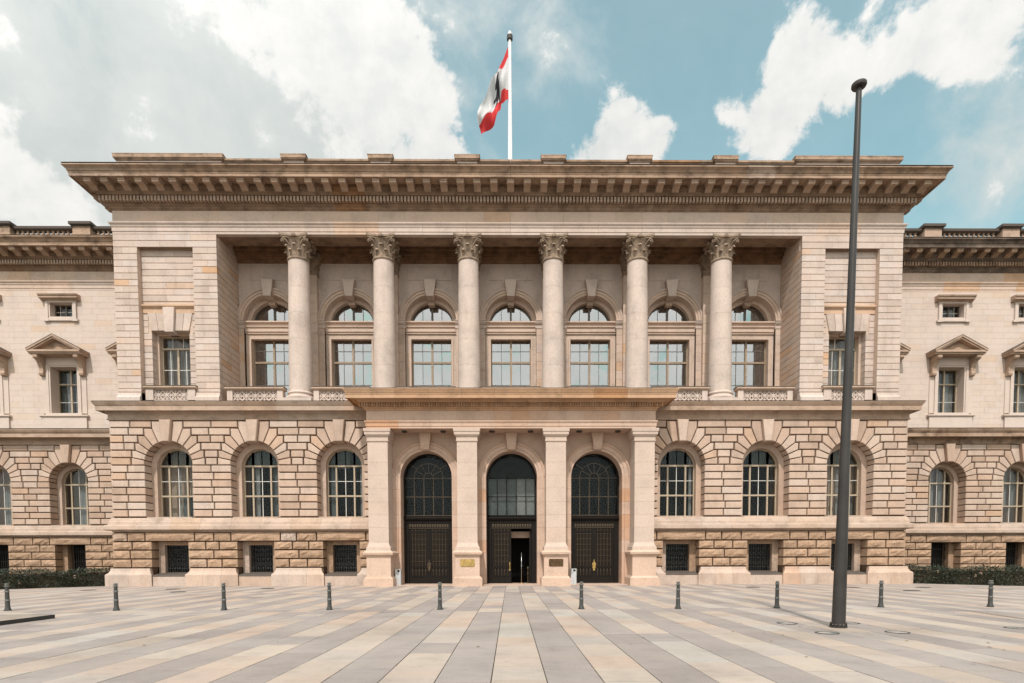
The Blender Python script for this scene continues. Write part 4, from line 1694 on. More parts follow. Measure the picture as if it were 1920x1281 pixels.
# ---- doors and fanlights
YD = .95
for k in (-1, 0, 1):
    c = k * B
    fan = MB()
    fan.ring(c, 6.6, 1.47, 1.56, YD, YD + .2, n=32)
    for q in (-1, 1):
        a, b = sorted((c + q * 1.47, c + q * 1.56))
        fan.box(a, b, YD, YD + .2, 4.3, 6.6)
    fan.cur = 1
    bw_ = .022
    for x in (-.9, -.3, .3, .9):
        fan.box(c + x - bw_, c + x + bw_, YD + .06, YD + .11, 4.3, 6.66)
    for z in (4.33, 5.5, 6.66):
        fan.box(c - 1.47, c + 1.47, YD + .055, YD + .115, z - bw_, z + bw_)
    fan.ring(c, 6.68, .28, .32, YD + .06, YD + .11, n=14)
    fan.ring(c, 6.68, .88, .92, YD + .06, YD + .11, n=24)
    for i in range(1, 6):
        a = i * pi / 6
        ex, ez = cos(a), sin(a)
        r0, r1 = (.32, .88)
        w0 = .017
        fan.prism([(c + r0 * ex + w0 * ez, 6.68 + r0 * ez - w0 * ex), (c + r1 * ex + w0 * ez, 6.68 + r1 * ez - w0 * ex),
                   (c + r1 * ex - w0 * ez, 6.68 + r1 * ez + w0 * ex), (c + r0 * ex - w0 * ez, 6.68 + r0 * ez + w0 * ex)], YD + .062, YD + .108)
    for a in (radians(38), radians(142)):
        ex, ez = cos(a), sin(a)
        r0, r1 = .92, 1.47
        fan.prism([(c + r0 * ex + w0 * ez, 6.68 + r0 * ez - w0 * ex), (c + r1 * ex + w0 * ez, 6.62 + r1 * ez - w0 * ex),
                   (c + r1 * ex - w0 * ez, 6.62 + r1 * ez + w0 * ex), (c + r0 * ex - w0 * ez, 6.68 + r0 * ez + w0 * ex)], YD + .062, YD + .108)
    fo = fan.build('fanlight', ['bronze', 'bronze_hi' if k else 'bronze'], house)
    xs = [-1.47, -.9, -.3, .3, .9, 1.47]
    for (za, zb) in ((4.33, 5.5), (5.5, 6.66)):
        for i in range(5):
            add_pane([(c + xs[i], za), (c + xs[i + 1], za), (c + xs[i + 1], zb), (c + xs[i], zb)], YD + .085, 'glass', fo)
    pts = [(c - 1.47, 6.66), (c + 1.47, 6.66)] + [(c + 1.47 * cos(pi * i / 16), 6.66 + 1.42 * sin(pi * i / 16)) for i in range(1, 16)]
    add_pane(pts, YD + .085, 'glass', fo)
    dm = MB()
    dm.box(c - 2.4, c + 2.4, YD + 3.2, YD + 3.3, 0, 8.6)
    dm.box(c - 2.4, c - 2.3, YD + .2, YD + 3.2, 0, 8.6)
    dm.box(c + 2.3, c + 2.4, YD + .2, YD + 3.2, 0, 8.6)
    dm.build('hall_lining', 'black', fo)
    if k == 0:
        for (xa, xb, za, zb, mt) in ((-1.45, -.35, 4.35, 6.64, 'blind'), (-.33, .28, 4.35, 6.64, 'blind'), (.32, 1.45, 4.35, 6.64, 'curtain')):
            cm = MB()
            cm.v += [(c + xa, YD + .3, za), (c + xb, YD + .3, za), (c + xb, YD + .3, zb), (c + xa, YD + .3, zb)]
            cm.face([0, 1, 2, 3], .3)
            cm.build('blind', mt, fo)
    # door case
    dc = MB()
    dc.ext([(YD + .25, 4.0), (YD - .02, 4.0), (YD - .12, 4.06), (YD - .16, 4.14), (YD - .16, 4.2), (YD - .02, 4.26), (YD + .25, 4.28)], c - 1.55, c + 1.55)
    dc.box(c - 1.55, c + 1.55, YD - .01, YD + .25, 3.86, 4.0)
    dc.box(c - 1.42, c + 1.42, YD + .03, YD + .25, 3.50, 3.86)
    for q in (-1, 1):
        a, b = sorted((c + q * 1.27, c + q * 1.55))
        dc.box(a, b, YD + .02, YD + .25, .05, 3.86)
    dc.cur = 1
    dc.box(c - 1.25, c + 1.25, YD + .0, YD + .03, 3.52, 3.56)
    for i in range(16):
        x = c - 1.17 + i * .156
        dc.box(x - .05, x + .05, YD + .005, YD + .03, 3.62, 3.80)
    dcase = dc.build('door_case', ['bronze', 'bronze_hi'], house)

    def leaf(x0, x1, hinge=None):
        d = MB()
        w = x1 - x0
        d.box(x0, x1, YD + .10, YD + .16, .06, 3.48)
        for (a, b, za, zb) in ((x0, x0 + .13, .06, 3.48), (x1 - .13, x1, .06, 3.48), (x0 + .13, x1 - .13, 3.28, 3.48), (x0 + .13, x1 - .13, .06, .48), (x0 + .13, x1 - .13, 1.0, 1.1)):
            d.box(a, b, YD + .05, YD + .10, za, zb)
        for (a, b, za, zb) in ((x0 + .12, x1 - .12, 3.24, 3.29), (x0 + .12, x1 - .12, .46, .51)):
            d.box(a, b, YD + .035, YD + .06, za, zb)
        o = d.build('door_leaf', 'bronze', dcase)
        gmb = MB()
        nb = 5
        for i in range(nb):
            x = x0 + .2 + (w - .4) * i / (nb - 1)
            gmb.lathe(x, YD + .075, [(.022, .52), (.03, .6), (.014, .7), (.03, .82), (.02, .98)], 6, .3)
            z = 1.12
            while z < 3.2:
                zz = z + .345
                gmb.lathe(x, YD + .075, [(.018, z), (.036, z + .05), (.012, z + .12), (.03, z + .2), (.012, z + .27), (.036, z + .31), (.018, min(zz, 3.24))], 6, .3)
                z = zz
        for z in (1.45, 1.8, 2.15, 2.5, 2.85, 3.18):
            gmb.box(x0 + .14, x1 - .14, YD + .07, YD + .085, z - .012, z + .012)
        tag(gmb.build('door_grille', 'bronze_hi', o), kind='stuff')
        return o
    la = leaf(c - 1.25, c - .035)
    if k:
        lb = leaf(c + .035, c + 1.25)
        mb = MB()
        mb.box(c - .05, c + .05, YD + .0, YD + .12, .06, 3.48)
        mb.build('meeting_stile', 'bronze', dcase)
        hd = MB()
        for q in (-.09, .09):
            hd.lathe(c + q, YD - .03, [(.015, .98), (.03, 1.02), (.018, 1.06), (.03, 1.18), (.045, 1.24), (.03, 1.3), (.0, 1.33)], 8, .3)
            hd.box(c + q - .02, c + q + .02, YD - .02, YD + .06, 1.04, 1.08)
        hd.box(c - .06, c + .06, YD - .02, YD + .01, .85, 1.42)
        hd.lathe(c, YD - .04, [(.0, 1.42), (.04, 1.45), (.05, 1.5), (.0, 1.55)], 8, .3)
        hd.build('door_handle', 'brass' if k > 0 else 'bronze_hi', dcase)
    else:
        # right leaf swung inwards
        ob = MB()
        ob.box(c + 1.17, c + 1.25, YD + .2, YD + 1.4, .06, 3.48)
        ob.box(c + 1.13, c + 1.17, YD + .2, YD + .33, .06, 3.48)
        ob.box(c + 1.13, c + 1.17, YD + 1.27, YD + 1.4, .06, 3.48)
        o2 = ob.build('door_leaf', 'bronze', dcase)
        o2['label'] = 'open right-hand door leaf swung inwards'
        hd = MB()
        hd.lathe(c + 1.02, YD + .05, [(.03, .06), (.06, .1), (.03, .2), (.03, .6), (.06, .66), (.03, .72), (.035, .95), (.07, 1.0), (.05, 1.06), (.02, 1.12)], 10, .3)
        hd.build('door_bolt', 'bronze_hi', o2)
        ib = MB()
        ib.box(c - .02, c + 1.15, YD + .9, YD + 1.0, 2.95, 3.35)
        ib.build('inner_lintel', 'porch', dcase)
        hd = MB()
        hd.lathe(c - .12, YD - .02, [(.015, .98), (.035, 1.03), (.02, 1.08), (.035, 1.2), (.045, 1.26), (.0, 1.32)], 8, .3)
        hd.box(c - .15, c - .09, YD - .0, YD + .06, .85, 1.4)
        hd.build('door_handle', 'brass', dcase)

# ------------------------------------------------------------------ wings
WC = 32.5
WB = 5.63
for s in (-1, 1):
    soot = 'cornice' if s < 0 else 'soot'
    x0, x1 = (-46, -XP) if s < 0 else (XP, 46)
    cxs = sorted([s * (WC - WB), s * WC, s * (WC + WB), s * (WC + 2 * WB)])
    wall = backing_with_arches(WY + .10, x0, x1, cxs, 1.45, SPRING, 3.9, 10.06, 'joint', 'wing_ground_floor_wall', house, WY + .55)
    lo, hi = (-41.5, -27.5) if s < 0 else (27.5, 41.5)
    vis = [c for c in cxs if lo - 2 < c < hi + 2]
    rust_storey(wall, WY, lo, hi, [c for c in cxs if lo < c < hi], 1.37)
    prof = [(-.1, 10.03), (.06, 10.03), (.08, 10.10), (.03, 10.12), (.03, 10.36), (.12, 10.42), (.18, 10.5), (.52, 10.52), (.54, 10.46), (.62, 10.46), (.62, 10.74), (.68, 10.78), (.76, 10.92), (.78, 11.0), (-.1, 11.04)]
    run(prof, lo - 1, hi + 1, WY, 2.3, 'string_course_stone', 'ledge' if s < 0 else 'cornice', house)
    mb = MB()
    mb.box(lo - 1, hi + 1, WY - .76, WY + .1, 11.045, 11.06)
    mb.build('ledge_flashing', 'capping', house)
    run([(-.1, 3.3), (.02, 3.3), (.02, 3.36), (.30, 3.40), (.34, 3.44), (.34, 3.64), (.31, 3.66), (.30, 3.70), (.16, 3.74), (.15, 3.90), (.12, 3.93), (.08, 4.05), (.03, 4.14), (-.1, 4.16)],
        lo - 1, hi + 1, WY, 1.9, 'band_stone', 'band', house)
    four = [(-.56, .05, True), (0, .018, False), (.56, .05, True)]
    two = [(0, .055, True)]
    for c in vis:
        mb = MB()
        mb.ring(c, SPRING, 1.1, 1.43, WY + .75, WY + 1.35, n=28)
        for q in (-1, 1):
            a, b = sorted((c + q * 1.1, c + q * 1.43))
            mb.box(a, b, WY + .75, WY + 1.35, 4.1, SPRING, R.random())
        mb.build('window_jamb', 'rust', house)
        cur = [(-.2, .5, 4.2, 6.9, 'curtain'), (.6, 1.05, 5.5, 8.0, 'blind')] if s < 0 else [(-1.0, -.05, 5.5, 8.2, 'curtain'), (-.9, -.4, 4.2, 5.5, 'blind'), (.3, .9, 5.6, 8.2, 'curtain')]
        window(c, WY + 1.0, 2.2, 4.2, [(5.5, four, .05), (7.25, four, .055), (8.42, four, 0)], SPRING, 'win_tan', 'win_white', 'glass_dim', curtains=cur)
        mb = MB()
        mb.box(c - 1.36, c + 1.36, WY - .05, WY + 1.2, 4.04, 4.18, tone())
        mb.build('window_sill', 'plinth', house)
    # basement of the wing
    bw = MB()
    edges = [lo - 1]
    for c in vis:
        edges += [c - 1.13, c + 1.13]
    edges.append(hi + 1)
    for i in range(0, len(edges), 2):
        if edges[i + 1] > edges[i]:
            bw.box(edges[i], edges[i + 1], WY + .03, WY + .5, 0, 2.72)
    bw.box(lo - 1, hi + 1, WY + .03, WY + .5, 2.72, 3.32)
    bwall = bw.build('wing_basement_wall', 'joint', house)
    ZB = [.55, 1.12, 1.66, 2.2, 2.72, 3.28]
    items = []
    for k in range(5):
        xs = [lo - 1]
        for c in vis:
            h = 1.08 if k < 4 else 1.5
            xs += [c - h, c + h]
            if k == 4:
                t = tone() * .8
                items.append((3, lambda mb, c=c, t=t: mb.rock(c - 1.46, c + 1.46, 2.76, 3.26, WY - .13, WY + .62, t, .05)))
        xs.append(hi + 1)
        for i in range(0, len(xs), 2):
            a, b = xs[i], xs[i + 1]
            w = b - a
            if w < .2:
                continue
            n = max(1, round(w / (1.1 if k % 2 else 1.55)))
            cut = [a + w * q / n for q in range(n + 1)]
            for q in range(1, n):
                cut[q] += R.uniform(-.15, .15)
            for q in range(n):
                deep = (q == 0 and i > 0) or (q == n - 1 and i + 2 < len(xs))
                t = tone() * .88
                items.append((w / n, lambda mb, u=(cut[q], cut[q + 1], ZB[k], ZB[k + 1], deep, t): mb.rock(u[0] + .038, u[1] - .038, u[2] + .038, u[3] - .038, WY - .13, WY + (.62 if u[4] else .1), u[5], .05)))
    emit('rock_faced_stone', 'rock', bwall, items, 'rock_faced_rest')
    for c in vis:
        jm = MB()
        for q in (-1, 1):
            a, b = sorted((c + q * .74, c + q * 1.12))
            jm.box(a, b, WY + .62, WY + 1.25, .3, 2.75, R.random())
        jm.build('basement_window_jamb', 'rock', house)
        gr = MB()
        for q in range(-4, 5):
            gr.box(c + q * .16 - .014, c + q * .16 + .014, WY + .9, WY + .93, .3, 2.7)
        for z in (.8, 1.5, 2.2):
            gr.box(c - .74, c + .74, WY + .895, WY + .925, z, z + .035)
        g = gr.build('basement_window_grille', 'iron', house)
        dm = MB()
        dm.box(c - 1.0, c + 1.0, WY + 1.5, WY + 1.6, .2, 3)
        dm.build('room_lining', 'black', g)

    # smooth upper wall with fine joints
    holes = []
    for c in vis:
        holes.append((c - 1.12, c + 1.12, 12.25, 16.25))
        holes.append((c - .98, c + .98, 19.0, 20.3))
    bw = MB()
    zc = sorted({11.04, 12.25, 16.25, 19.0, 20.3, 21.2})
    for i in range(len(zc) - 1):
        za, zb = zc[i], zc[i + 1]
        xs = [lo - 1]
        for h in sorted(holes):
            if h[2] < (za + zb) / 2 < h[3]:
                xs += [h[0] + .004, h[1] - .004]
        xs.append(hi + 1)
        for q in range(0, len(xs), 2):
            if xs[q + 1] > xs[q]:
                bw.box(xs[q], xs[q + 1], WY + .012, WY + .6, za, zb, .3)
    uw = bw.build('wing_upper_wall', 'wing', house)
    items = []
    z = 11.05
    k = 0
    while z < 21.0:
        zz = z + .417
        xs = [lo - 1]
        for h in sorted(holes):
            if h[2] < zz and h[3] > z:
                xs += [h[0], h[1]]
        xs.append(hi + 1)
        for i in range(0, len(xs), 2):
            a, b = xs[i], xs[i + 1]
            w = b - a
            if w < .1:
                continue
            n = max(1, round(w / 1.25))
            for q in range(n):
                off = .35 if k % 2 else 0
                u = a + w * q / n + (off if q else 0)
                v = a + w * (q + 1) / n + (off if q < n - 1 else 0)
                t = tone()
                vz = 1 if abs((u + v) / 2) > 28.8 and abs((u + v) / 2) < 40 else .1
                items.append((w / n * vz, lambda mb, u=u, v=v, za=z, zb=zz, t=t: mb.box(u + .004, v - .004, WY, WY + .02, za + .004, zb - .004, t)))
        z = zz
        k += 1
    emit('ashlar_block', 'wing', uw, items, 'ashlar_rest')
    for c in vis:
        # pedimented window
        mb = MB()
        for q in (-1, 1):
            a, b = sorted((c + q * .96, c + q * 1.06))
            mb.box(a, b, WY - .08, WY + .7, 12.28, 15.62, .3)
            a, b = sorted((c + q * 1.062, c + q * 1.24))
            mb.box(a, b, WY - .13, WY + .1, 12.28, 15.8, .2)
            a, b = sorted((c + q * 1.242, c + q * 1.6))
            mb.box(a, b, WY - .06, WY + .1, 12.28, 15.0, .5)
        mb.box(c - 1.06, c + 1.06, WY - .08, WY + .7, 15.62, 15.72, .3)
        mb.box(c - 1.06, c + 1.06, WY - .13, WY + .1, 15.722, 15.84, .2)
        mb.box(c - 1.24, c + 1.24, WY - .10, WY + .1, 15.84, 16.3, .4)
        mb.box(c - 1.3, c + 1.3, WY - .18, WY + .6, 12.14, 12.28, .5)
        mb.build('window_surround', 'wing', house)
        ap = MB()
        ap.ext([(WY + .1, 12.0), (WY - .16, 12.0), (WY - .24, 12.06), (WY - .24, 12.14), (WY + .1, 12.14)], c - 1.75, c + 1.75, .5)
        ap.box(c - 1.6, c + 1.6, WY - .14, WY + .1, 11.05, 12.0, .3)
        ap.build('window_apron', 'wing', house)
        pd = MB()
        hw = 1.9
        yf = WY - 1.0
        pd.cur = 0
        pd.ext([(WY, 16.3), (yf + .14, 16.3), (yf + .14, 16.38), (yf + .04, 16.42), (yf + .04, 16.56), (WY, 16.56)], c - hw + .06, c + hw - .06, .3)
        # raking mouldings
        for q in (-1, 1):
            for (o0, o1, y_, ex) in ((0, .14, yf, 0), (-.12, -.002, yf + .07, -.05)):
                z_l, z_h = 16.56 + .06, 17.62
                sl_ = (z_h - z_l) / hw
                pts = [(c, z_h + o0 - .14), (c, z_h + o1 - .14), (c + q * (hw + ex), z_l + o1 - .14 - sl_ * ex), (c + q * (hw + ex), z_l + o0 - .14 - sl_ * ex)]
                ar = sum(pts[i - 1][0] * pts[i][1] - pts[i][0] * pts[i - 1][1] for i in range(4))
                pd.prism(pts if ar > 0 else pts[::-1], y_, WY, .3)
        pd.cur = 1
        pd.prism([(c - hw + .25, 16.56), (c + hw - .25, 16.56), (c, 17.42)], yf + .42, WY, .9)
        pd.cur = 2
        for q in (-1, 1):
            pts = [(c, 17.625), (c, 17.645), (c + q * (hw + .02), 16.63), (c + q * (hw + .02), 16.61)]
            ar = sum(pts[i - 1][0] * pts[i][1] - pts[i][0] * pts[i - 1][1] for i in range(4))
            pd.prism(pts if ar > 0 else pts[::-1], yf - .02, WY, .3)
        po = pd.build('pediment', ['ledge', 'cornice', 'capping'], house)
        for q in (-1, 1):
            cs = MB()
            x = c + q * 1.43
            pr = [(WY, 16.29), (yf + .22, 16.29), (yf + .16, 16.2), (yf + .18, 16.08), (yf + .28, 16.0), (yf + .42, 15.96), (yf + .56, 15.8), (yf + .68, 15.5), (yf + .70, 15.25), (yf + .66, 15.1), (yf + .7, 14.98),
                  (yf + .82, 14.92), (WY, 14.92)]
            cs.ext(pr, x - .15, x + .15, .3)
            cs.ext([(y + .03, z + .0) for y, z in pr], x - .17, x - .152, .3)
            cs.ext([(y + .03, z + .0) for y, z in pr], x + .152, x + .17, .3)
            cs.build('console_bracket', 'ledge', po)
        cur = [(-.5, -.05, 12.3, 15.6, 'curtain'), (.1, .9, 12.3, 15.5, 'curtain'), (-.9, -.6, 12.3, 15.6, 'blind')]
        cross = [(-.45, .014, False), (0, .05, True), (.45, .014, False)]
        window(c, WY + .62, 1.92, 12.28, [(13.25, two, .014), (14.55, two, .05), (15.64, two, 0)], None, 'win_tan', 'win_white', 'glass_dim', curtains=cur)
        # small attic window
        mb = MB()
        for q in (-1, 1):
            a, b = sorted((c + q * .80, c + q * .90))
            mb.box(a, b, WY - .07, WY + .6, 19.2, 20.2, .3)
            a, b = sorted((c + q * .902, c + q * 1.1))
            mb.box(a, b, WY - .13, WY + .1, 19.0, 20.2, .4)
        mb.box(c - .9, c + .9, WY - .07, WY + .6, 19.06, 19.2, .3)
        mb.box(c - .9, c + .9, WY - .13, WY + .1, 18.9, 19.06, .3)
        mb.box(c - 1.22, c - .85, WY - .16, WY + .1, 18.86, 19.0, .3)
        mb.box(c + .85, c + 1.22, WY - .16, WY + .1, 18.86, 19.0, .3)
        mb.box(c - 1.1, c + 1.1, WY - .10, WY + .6, 20.2, 20.3, .3)
        mb.cur = 1
        mb.ext([(WY, 20.3), (WY - .12, 20.3), (WY - .18, 20.38), (WY - .38, 20.42), (WY - .38, 20.52), (WY - .46, 20.6), (WY - .48, 20.68), (WY, 20.72)], c - 1.38, c + 1.38, .3)
        mb.build('window_surround', ['wing', 'ledge'], house)
        window(c, WY + .42, 1.6, 19.2, [(19.7, cross, .014), (20.2, cross, 0)], None, 'win_dark', 'win_white', 'glass_dim', name='small_window', curtains=[(.1, .7, 19.2, 20.2, 'curtain')])
    xa, xb = (lo - 1, -XP - .0) if s < 0 else (XP, hi + 1)
    st_ = (int(xa / .968)) * .968
    mods = [st_ + .968 * i for i in range(40) if xa + .3 < st_ + .968 * i < xb - .3]
    entablature(xa, xb, WY, soot, 'ashlar_warm', False, False, None, dz=.1, modx=mods, mat_a='ashlar_warm')
    # roof balustrade
    rb = MB()
    yb_ = WY + .1
    rb.box(xa, xb, yb_ - .25, yb_ + .25, 24.1, 24.68, .4)
    rb.box(xa, xb, yb_ - .22, yb_ + .22, 24.68, 24.9, .4)
    rb.cur = 1
    rb.ext([(yb_ + .3, 25.29), (yb_ - .2, 25.29), (yb_ - .28, 25.34), (yb_ - .3, 25.50), (yb_ + .3, 25.52)], xa, xb, .4)
    ro = rb.build('roof_balustrade', ['ledge', 'capping'], house)
    bl = MB()
    bl.lathe(0, 0, [(.11, 24.9), (.11, 24.94), (.06, 24.98), (.105, 25.06), (.11, 25.1), (.06, 25.2), (.055, 25.23), (.1, 25.26), (.1, 25.29)], 10, .4)
    bp_ = None
    pedx = [s * 30.65, s * 36.35, s * 24.9]
    i = 0
    while xa + i * .36 < xb:
        x = xa + .18 + i * .36
        i += 1
        if any(abs(x - p) < .75 for p in pedx) or abs(x) < 26.5 or abs(x) > 40:
            continue
        if bp_ is None:
            bp_ = bl.build('baluster', 'ledge', ro)
            bp_.location = (x, yb_, 0)
        else:
            link(bp_.data, 'baluster', ro, (x, yb_, 0))
    for p in pedx:
        mb = MB()
        mb.box(p - .62, p + .62, yb_ - .42, yb_ + .5, 24.1, 25.42, .3)
        mb.cur = 1
        mb.box(p - .70, p + .70, yb_ - .5, yb_ + .58, 25.42, 25.50, .3)
        mb.box(p - .8, p + .8, yb_ - .6, yb_ + .68, 25.50, 25.68, .3)
        mb.build('balustrade_pedestal', ['cornice' if s < 0 else 'ledge', 'capping'], ro)
    rf = MB()
    rf.box(xa, xb, WY - 1.0, 14, 24.11, 24.14)
    rf.build('wing_roof', 'roof', house)

# ------------------------------------------------------------------ things on the square
# bollards
bp = empty('bollard', (0, 0, 0))
mb = MB()
mb.lathe(0, 0, [(.105, 0), (0.105, .02), (0.088, .03), (0.080, .07), (0.066, .12), (0.062, .31)], 18, .3)
mb.lathe(0, 0, [(0.059, .35), (0.056, .59)], 18, .3)
mb.lathe(0, 0, [(0.054, .63), (0.050, .76)], 18, .3)
mb.build('bollard_shaft', 'bollard', bp, 40)
mb = MB()
mb.lathe(0, 0, [(0.062, .305), (0.074, .318), (0.074, .342), (0.062, .355)], 18, .3)
mb.lathe(0, 0, [(0.056, .585), (0.071, .598), (0.071, .622), (0.056, .635)], 18, .3)
mb.build('bollard_band', 'bollard_hi', bp, 40)
mb = MB()
mb.lathe(0, 0, [(0.050, .755), (0.074, .765), (0.074, .79), (0.042, .80), (0.038, .812), (0.059, .825), (0.060, .85), (0.042, .866), (0.000, .87)], 18, .3)
mb.build('bollard_cap', 'bollard_hi', bp, 40)
BL = [(-16.08, -16.8, 'grey ringed bollard in front of the left hedge beside the low platform'),
      (-12.58, -16.9, 'grey ringed bollard in front of the outer left plinth corner of the building'),
      (-9.16, -16.95, 'grey ringed bollard before the gap between outer and middle left basement windows'),
      (-5.84, -16.92, 'grey ringed bollard before the basement window next to the porch on the left'),
      (-2.33, -16.97, 'grey ringed bollard in front of the left porch door'),
      (2.16, -16.97, 'grey ringed bollard in front of the right porch door, near the grey bin'),
      (5.22, -17.05, 'grey ringed bollard before the basement window next to the porch on the right'),
      (8.42, -16.95, 'grey ringed bollard between the porch and the bare pole, nearest to that pole'),
      (11.89, -16.75, 'grey ringed bollard just right of the bare pole, before the right plinth corner'),
      (15.42, -16.8, 'grey ringed bollard in front of the right hedge')]
for i, (x, y, lab) in enumerate(BL):
    o = bp if i == 0 else copy_tree(bp)
    o.location = (x, y, 0)
    o.rotation_euler = (0, 0, i * .7)
    tag(o, lab, 'bollard', 'row of bollards across the square')


def bare_pole(loc, lab, lean):
    o = empty('flagpole', loc)
    tag(o, lab, 'flagpole', 'bare flagpoles on the square')
    H = 11.95
    m = MB()
    m.lathe(0, 0, [(.145, .11), (.138, 1.0), (.108, 3.6), (.088, 6.2), (.058, H)], 28, .3, lean=lean)
    m.build('pole_shaft', 'pole', o, 40)
    m = MB()
    m.lathe(lean[0] * H, lean[1] * H, [(.0, H - .01), (.14, H), (.155, H + .03), (.15, H + .07), (.0, H + .1)], 20, .3)
    m.build('pole_cap', 'darkcover', o, 40)
    m = MB()
    m.lathe(0, 0, [(.185, .0), (.185, .04), (.175, .045)], 24, .3)
    m.lathe(0, 0, [(.165, .085), (.18, .09), (.18, .115), (.15, .12)], 24, .3)
    m.build('base_flange', 'pole', o, 40)
    m = MB()
    for i in range(12):
        a = i * pi / 6
        m.lathe(.162 * cos(a), .162 * sin(a), [(.02, .03), (.02, .075), (.011, .075), (.011, .11)], 6, .3)
    m.build('anchor_bolts', 'iron', o)
    return o


bare_pole((7.44, -22.05, 0), 'tall dark steel pole without a flag, standing among round ground lights', (.0148, 0))
bare_pole((12.95, -22.05, 0), 'second dark flagless pole further right, seen only by its shadow on the paving', (.0, 0))

# round lights set into the paving
gl = empty('ground_light', (0, 0, 0))
m = MB()
m.lathe(0, 0, [(.235, .0), (.235, .010), (.205, .012), (.2, .004)], 28, .3, cap=False)
m.build('light_rim', 'darkcover', gl, 30)
m = MB()
m.lathe(0, 0, [(.2, .003), (.2, .006), (.12, .012), (.0001, .014)], 28, .3, cap=False)
m.build('light_glass', 'lens', gl, 60)
for i, (x, y, lab) in enumerate([(6.67, -21.2, 'round glass ground light left of the bare pole, the farther one'),
                                 (6.65, -23.0, 'round glass ground light in front of the bare pole, left of its foot'),
                                 (8.19, -22.95, 'round glass ground light in front of the bare pole, right of its foot'),
                                 (8.2, -21.2, 'round glass ground light close behind the bare pole'),
                                 (11.35, -22.3, 'round glass ground light at the right edge, away from the bare pole')]):
    o = gl if i == 0 else copy_tree(gl)
    o.location = (x, y, 0)
    tag(o, lab, 'ground light', 'ground lights round the bare pole')

cv = MB()
cv.lathe(0, 0, [(.36, .0), (.36, .008), (.33, .012), (.0001, .012)], 22, .3, cap=False)
cvo = cv.build('cover_plate', 'darkcover')
for i, (x, y, lab) in enumerate([(-22.5, -4.6, 'dark round cover in the paving, nearest to the left hedge'),
                                 (-18.5, -3.8, 'dark round cover close to the plinth below the outer left window'),
                                 (-16.6, -6.6, 'dark round cover left of the middle left window, set farther out'),
                                 (-13.45, -3.6, 'dark round cover in the paving before the middle left basement window'),
                                 (13.2, -4.0, 'dark round cover between the right porch and the bare pole'),
                                 (18.3, -4.6, 'dark round cover just right of the bare pole near the plinth'),
                                 (19.4, -7.6, 'dark round cover right of the bare pole, set farther out'),
                                 (22.0, -4.8, 'dark round cover in the paving nearest to the right hedge')]):
    o = cvo if i == 0 else cvo.copy()
    if i:
        COL.objects.link(o)
    o.location = (x, y, .004)
    tag(o, lab, 'cover', 'dark covers in the paving')

# low platform at the left
pl = empty('low_platform', (-16, -23, 0))
tag(pl, 'low brown-topped platform with black edge beside the leftmost bollard', 'platform')
m = MB()
m.box(-6, 3.32, -7, 3.7, .085, .10, .3)
m.build('platform_top', 'platform_top', pl)
m = MB()
m.box(3.32, 3.36, -7.04, 3.74, .0, .105, .3)
m.box(-6, 3.32, 3.7, 3.74, .0, .105, .3)
m.build('platform_edge', 'platform_edge', pl)

# bins by the porch
def bin_(x, y, lab):
    o = empty('litter_bin', (x, y, .0))
    tag(o, lab, 'bin', 'bins in the porch')
    m = MB()
    h = .17
    m.box(-h, h, -h, h, .03, .98, .3)
    m.box(-h + .03, h - .03, -h + .03, h - .03, .0, .03, .3)
    m.box(-h - .01, h + .01, -h - .01, h + .01, .98, 1.0, .3)
    m.build('bin_body', 'binsteel', o)
    m = MB()
    m.box(-.02, .11, -h - .006, -h, .83, .95, .3)
    m.build('bin_slot', 'black', o)
    return o


bin_(-6.84, -.62, 'pale grey bin beside the porch pillar left of the left door')
bin_(3.72, -.62, 'pale grey bin in front of the right door, half behind a pillar')

# plaques
def plaque(x, z, mat, lab):
    m = MB()
    y = YP - .125
    w, h = .42, .22
    c = .04
    pts = [(x - w + c, z - h), (x + w - c, z - h), (x + w, z - h + c), (x + w, z + h - c), (x + w - c, z + h), (x - w + c, z + h), (x - w, z + h - c), (x - w, z - h + c)]
    m.prism(pts, y - .03, y + .02, .3, .012)
    o = m.build('plaque', mat)
    tag(o, lab, 'plaque', 'plaques on the middle pillars')


plaque(-.5 * B - .0, 1.37, 'brass', 'bright brass plaque on the pillar left of the middle door')
plaque(.5 * B - .0, 1.37, 'bronze_plate', 'dark bronze plaque on the pillar right of the middle door')

# stanchion in the open door
so_ = empty('barrier_post', (.62, 1.25, .05))
tag(so_, 'thin metal barrier post on a round foot in the open middle doorway', 'barrier post')
m = MB()
m.lathe(0, 0, [(.018, .03), (.018, 1.95)], 10, .3)
m.lathe(0, 0, [(.018, 1.05), (.035, 1.07), (.035, 1.14), (.018, 1.16)], 10, .3)
m.build('post', 'steel', so_)
m = MB()
m.lathe(0, 0, [(.19, 0), (.19, .015), (.05, .035), (.02, .06)], 18, .3)
m.build('foot', 'brass', so_)

# roof flagpole and flag
fp = empty('roof_flagpole', (0, 6, 24.06))
tag(fp, 'white flagpole rising from the middle of the roof', 'flagpole')
m = MB()
m.lathe(0, 0, [(.16, 0), (.15, 6), (.10, 13.55)], 16, .3)
m.build('pole_shaft', 'pole_white', fp, 50)
m = MB()
m.lathe(0, 0, [(.1, 13.3), (.2, 13.33), (.2, 13.6), (.1, 13.63)], 16, .3)
m.build('pole_collar', 'darkcover', fp, 50)
m = MB()
m.lathe(0, 0, [(.1, 13.63), (.13, 13.75), (.08, 13.88), (.0, 13.95)], 12, .3)
m.build('pole_finial', 'pole_white', fp, 50)

FY = 6.0
topc = [(0, 36.82), (-.55, 35.65), (-.98, 34.55), (-1.62, 33.35), (-2.22, 32.3)]
botc = [(0, 33.3), (-.45, 33.22), (-.52, 32.55), (-1.0, 31.5), (-1.92, 31.02)]


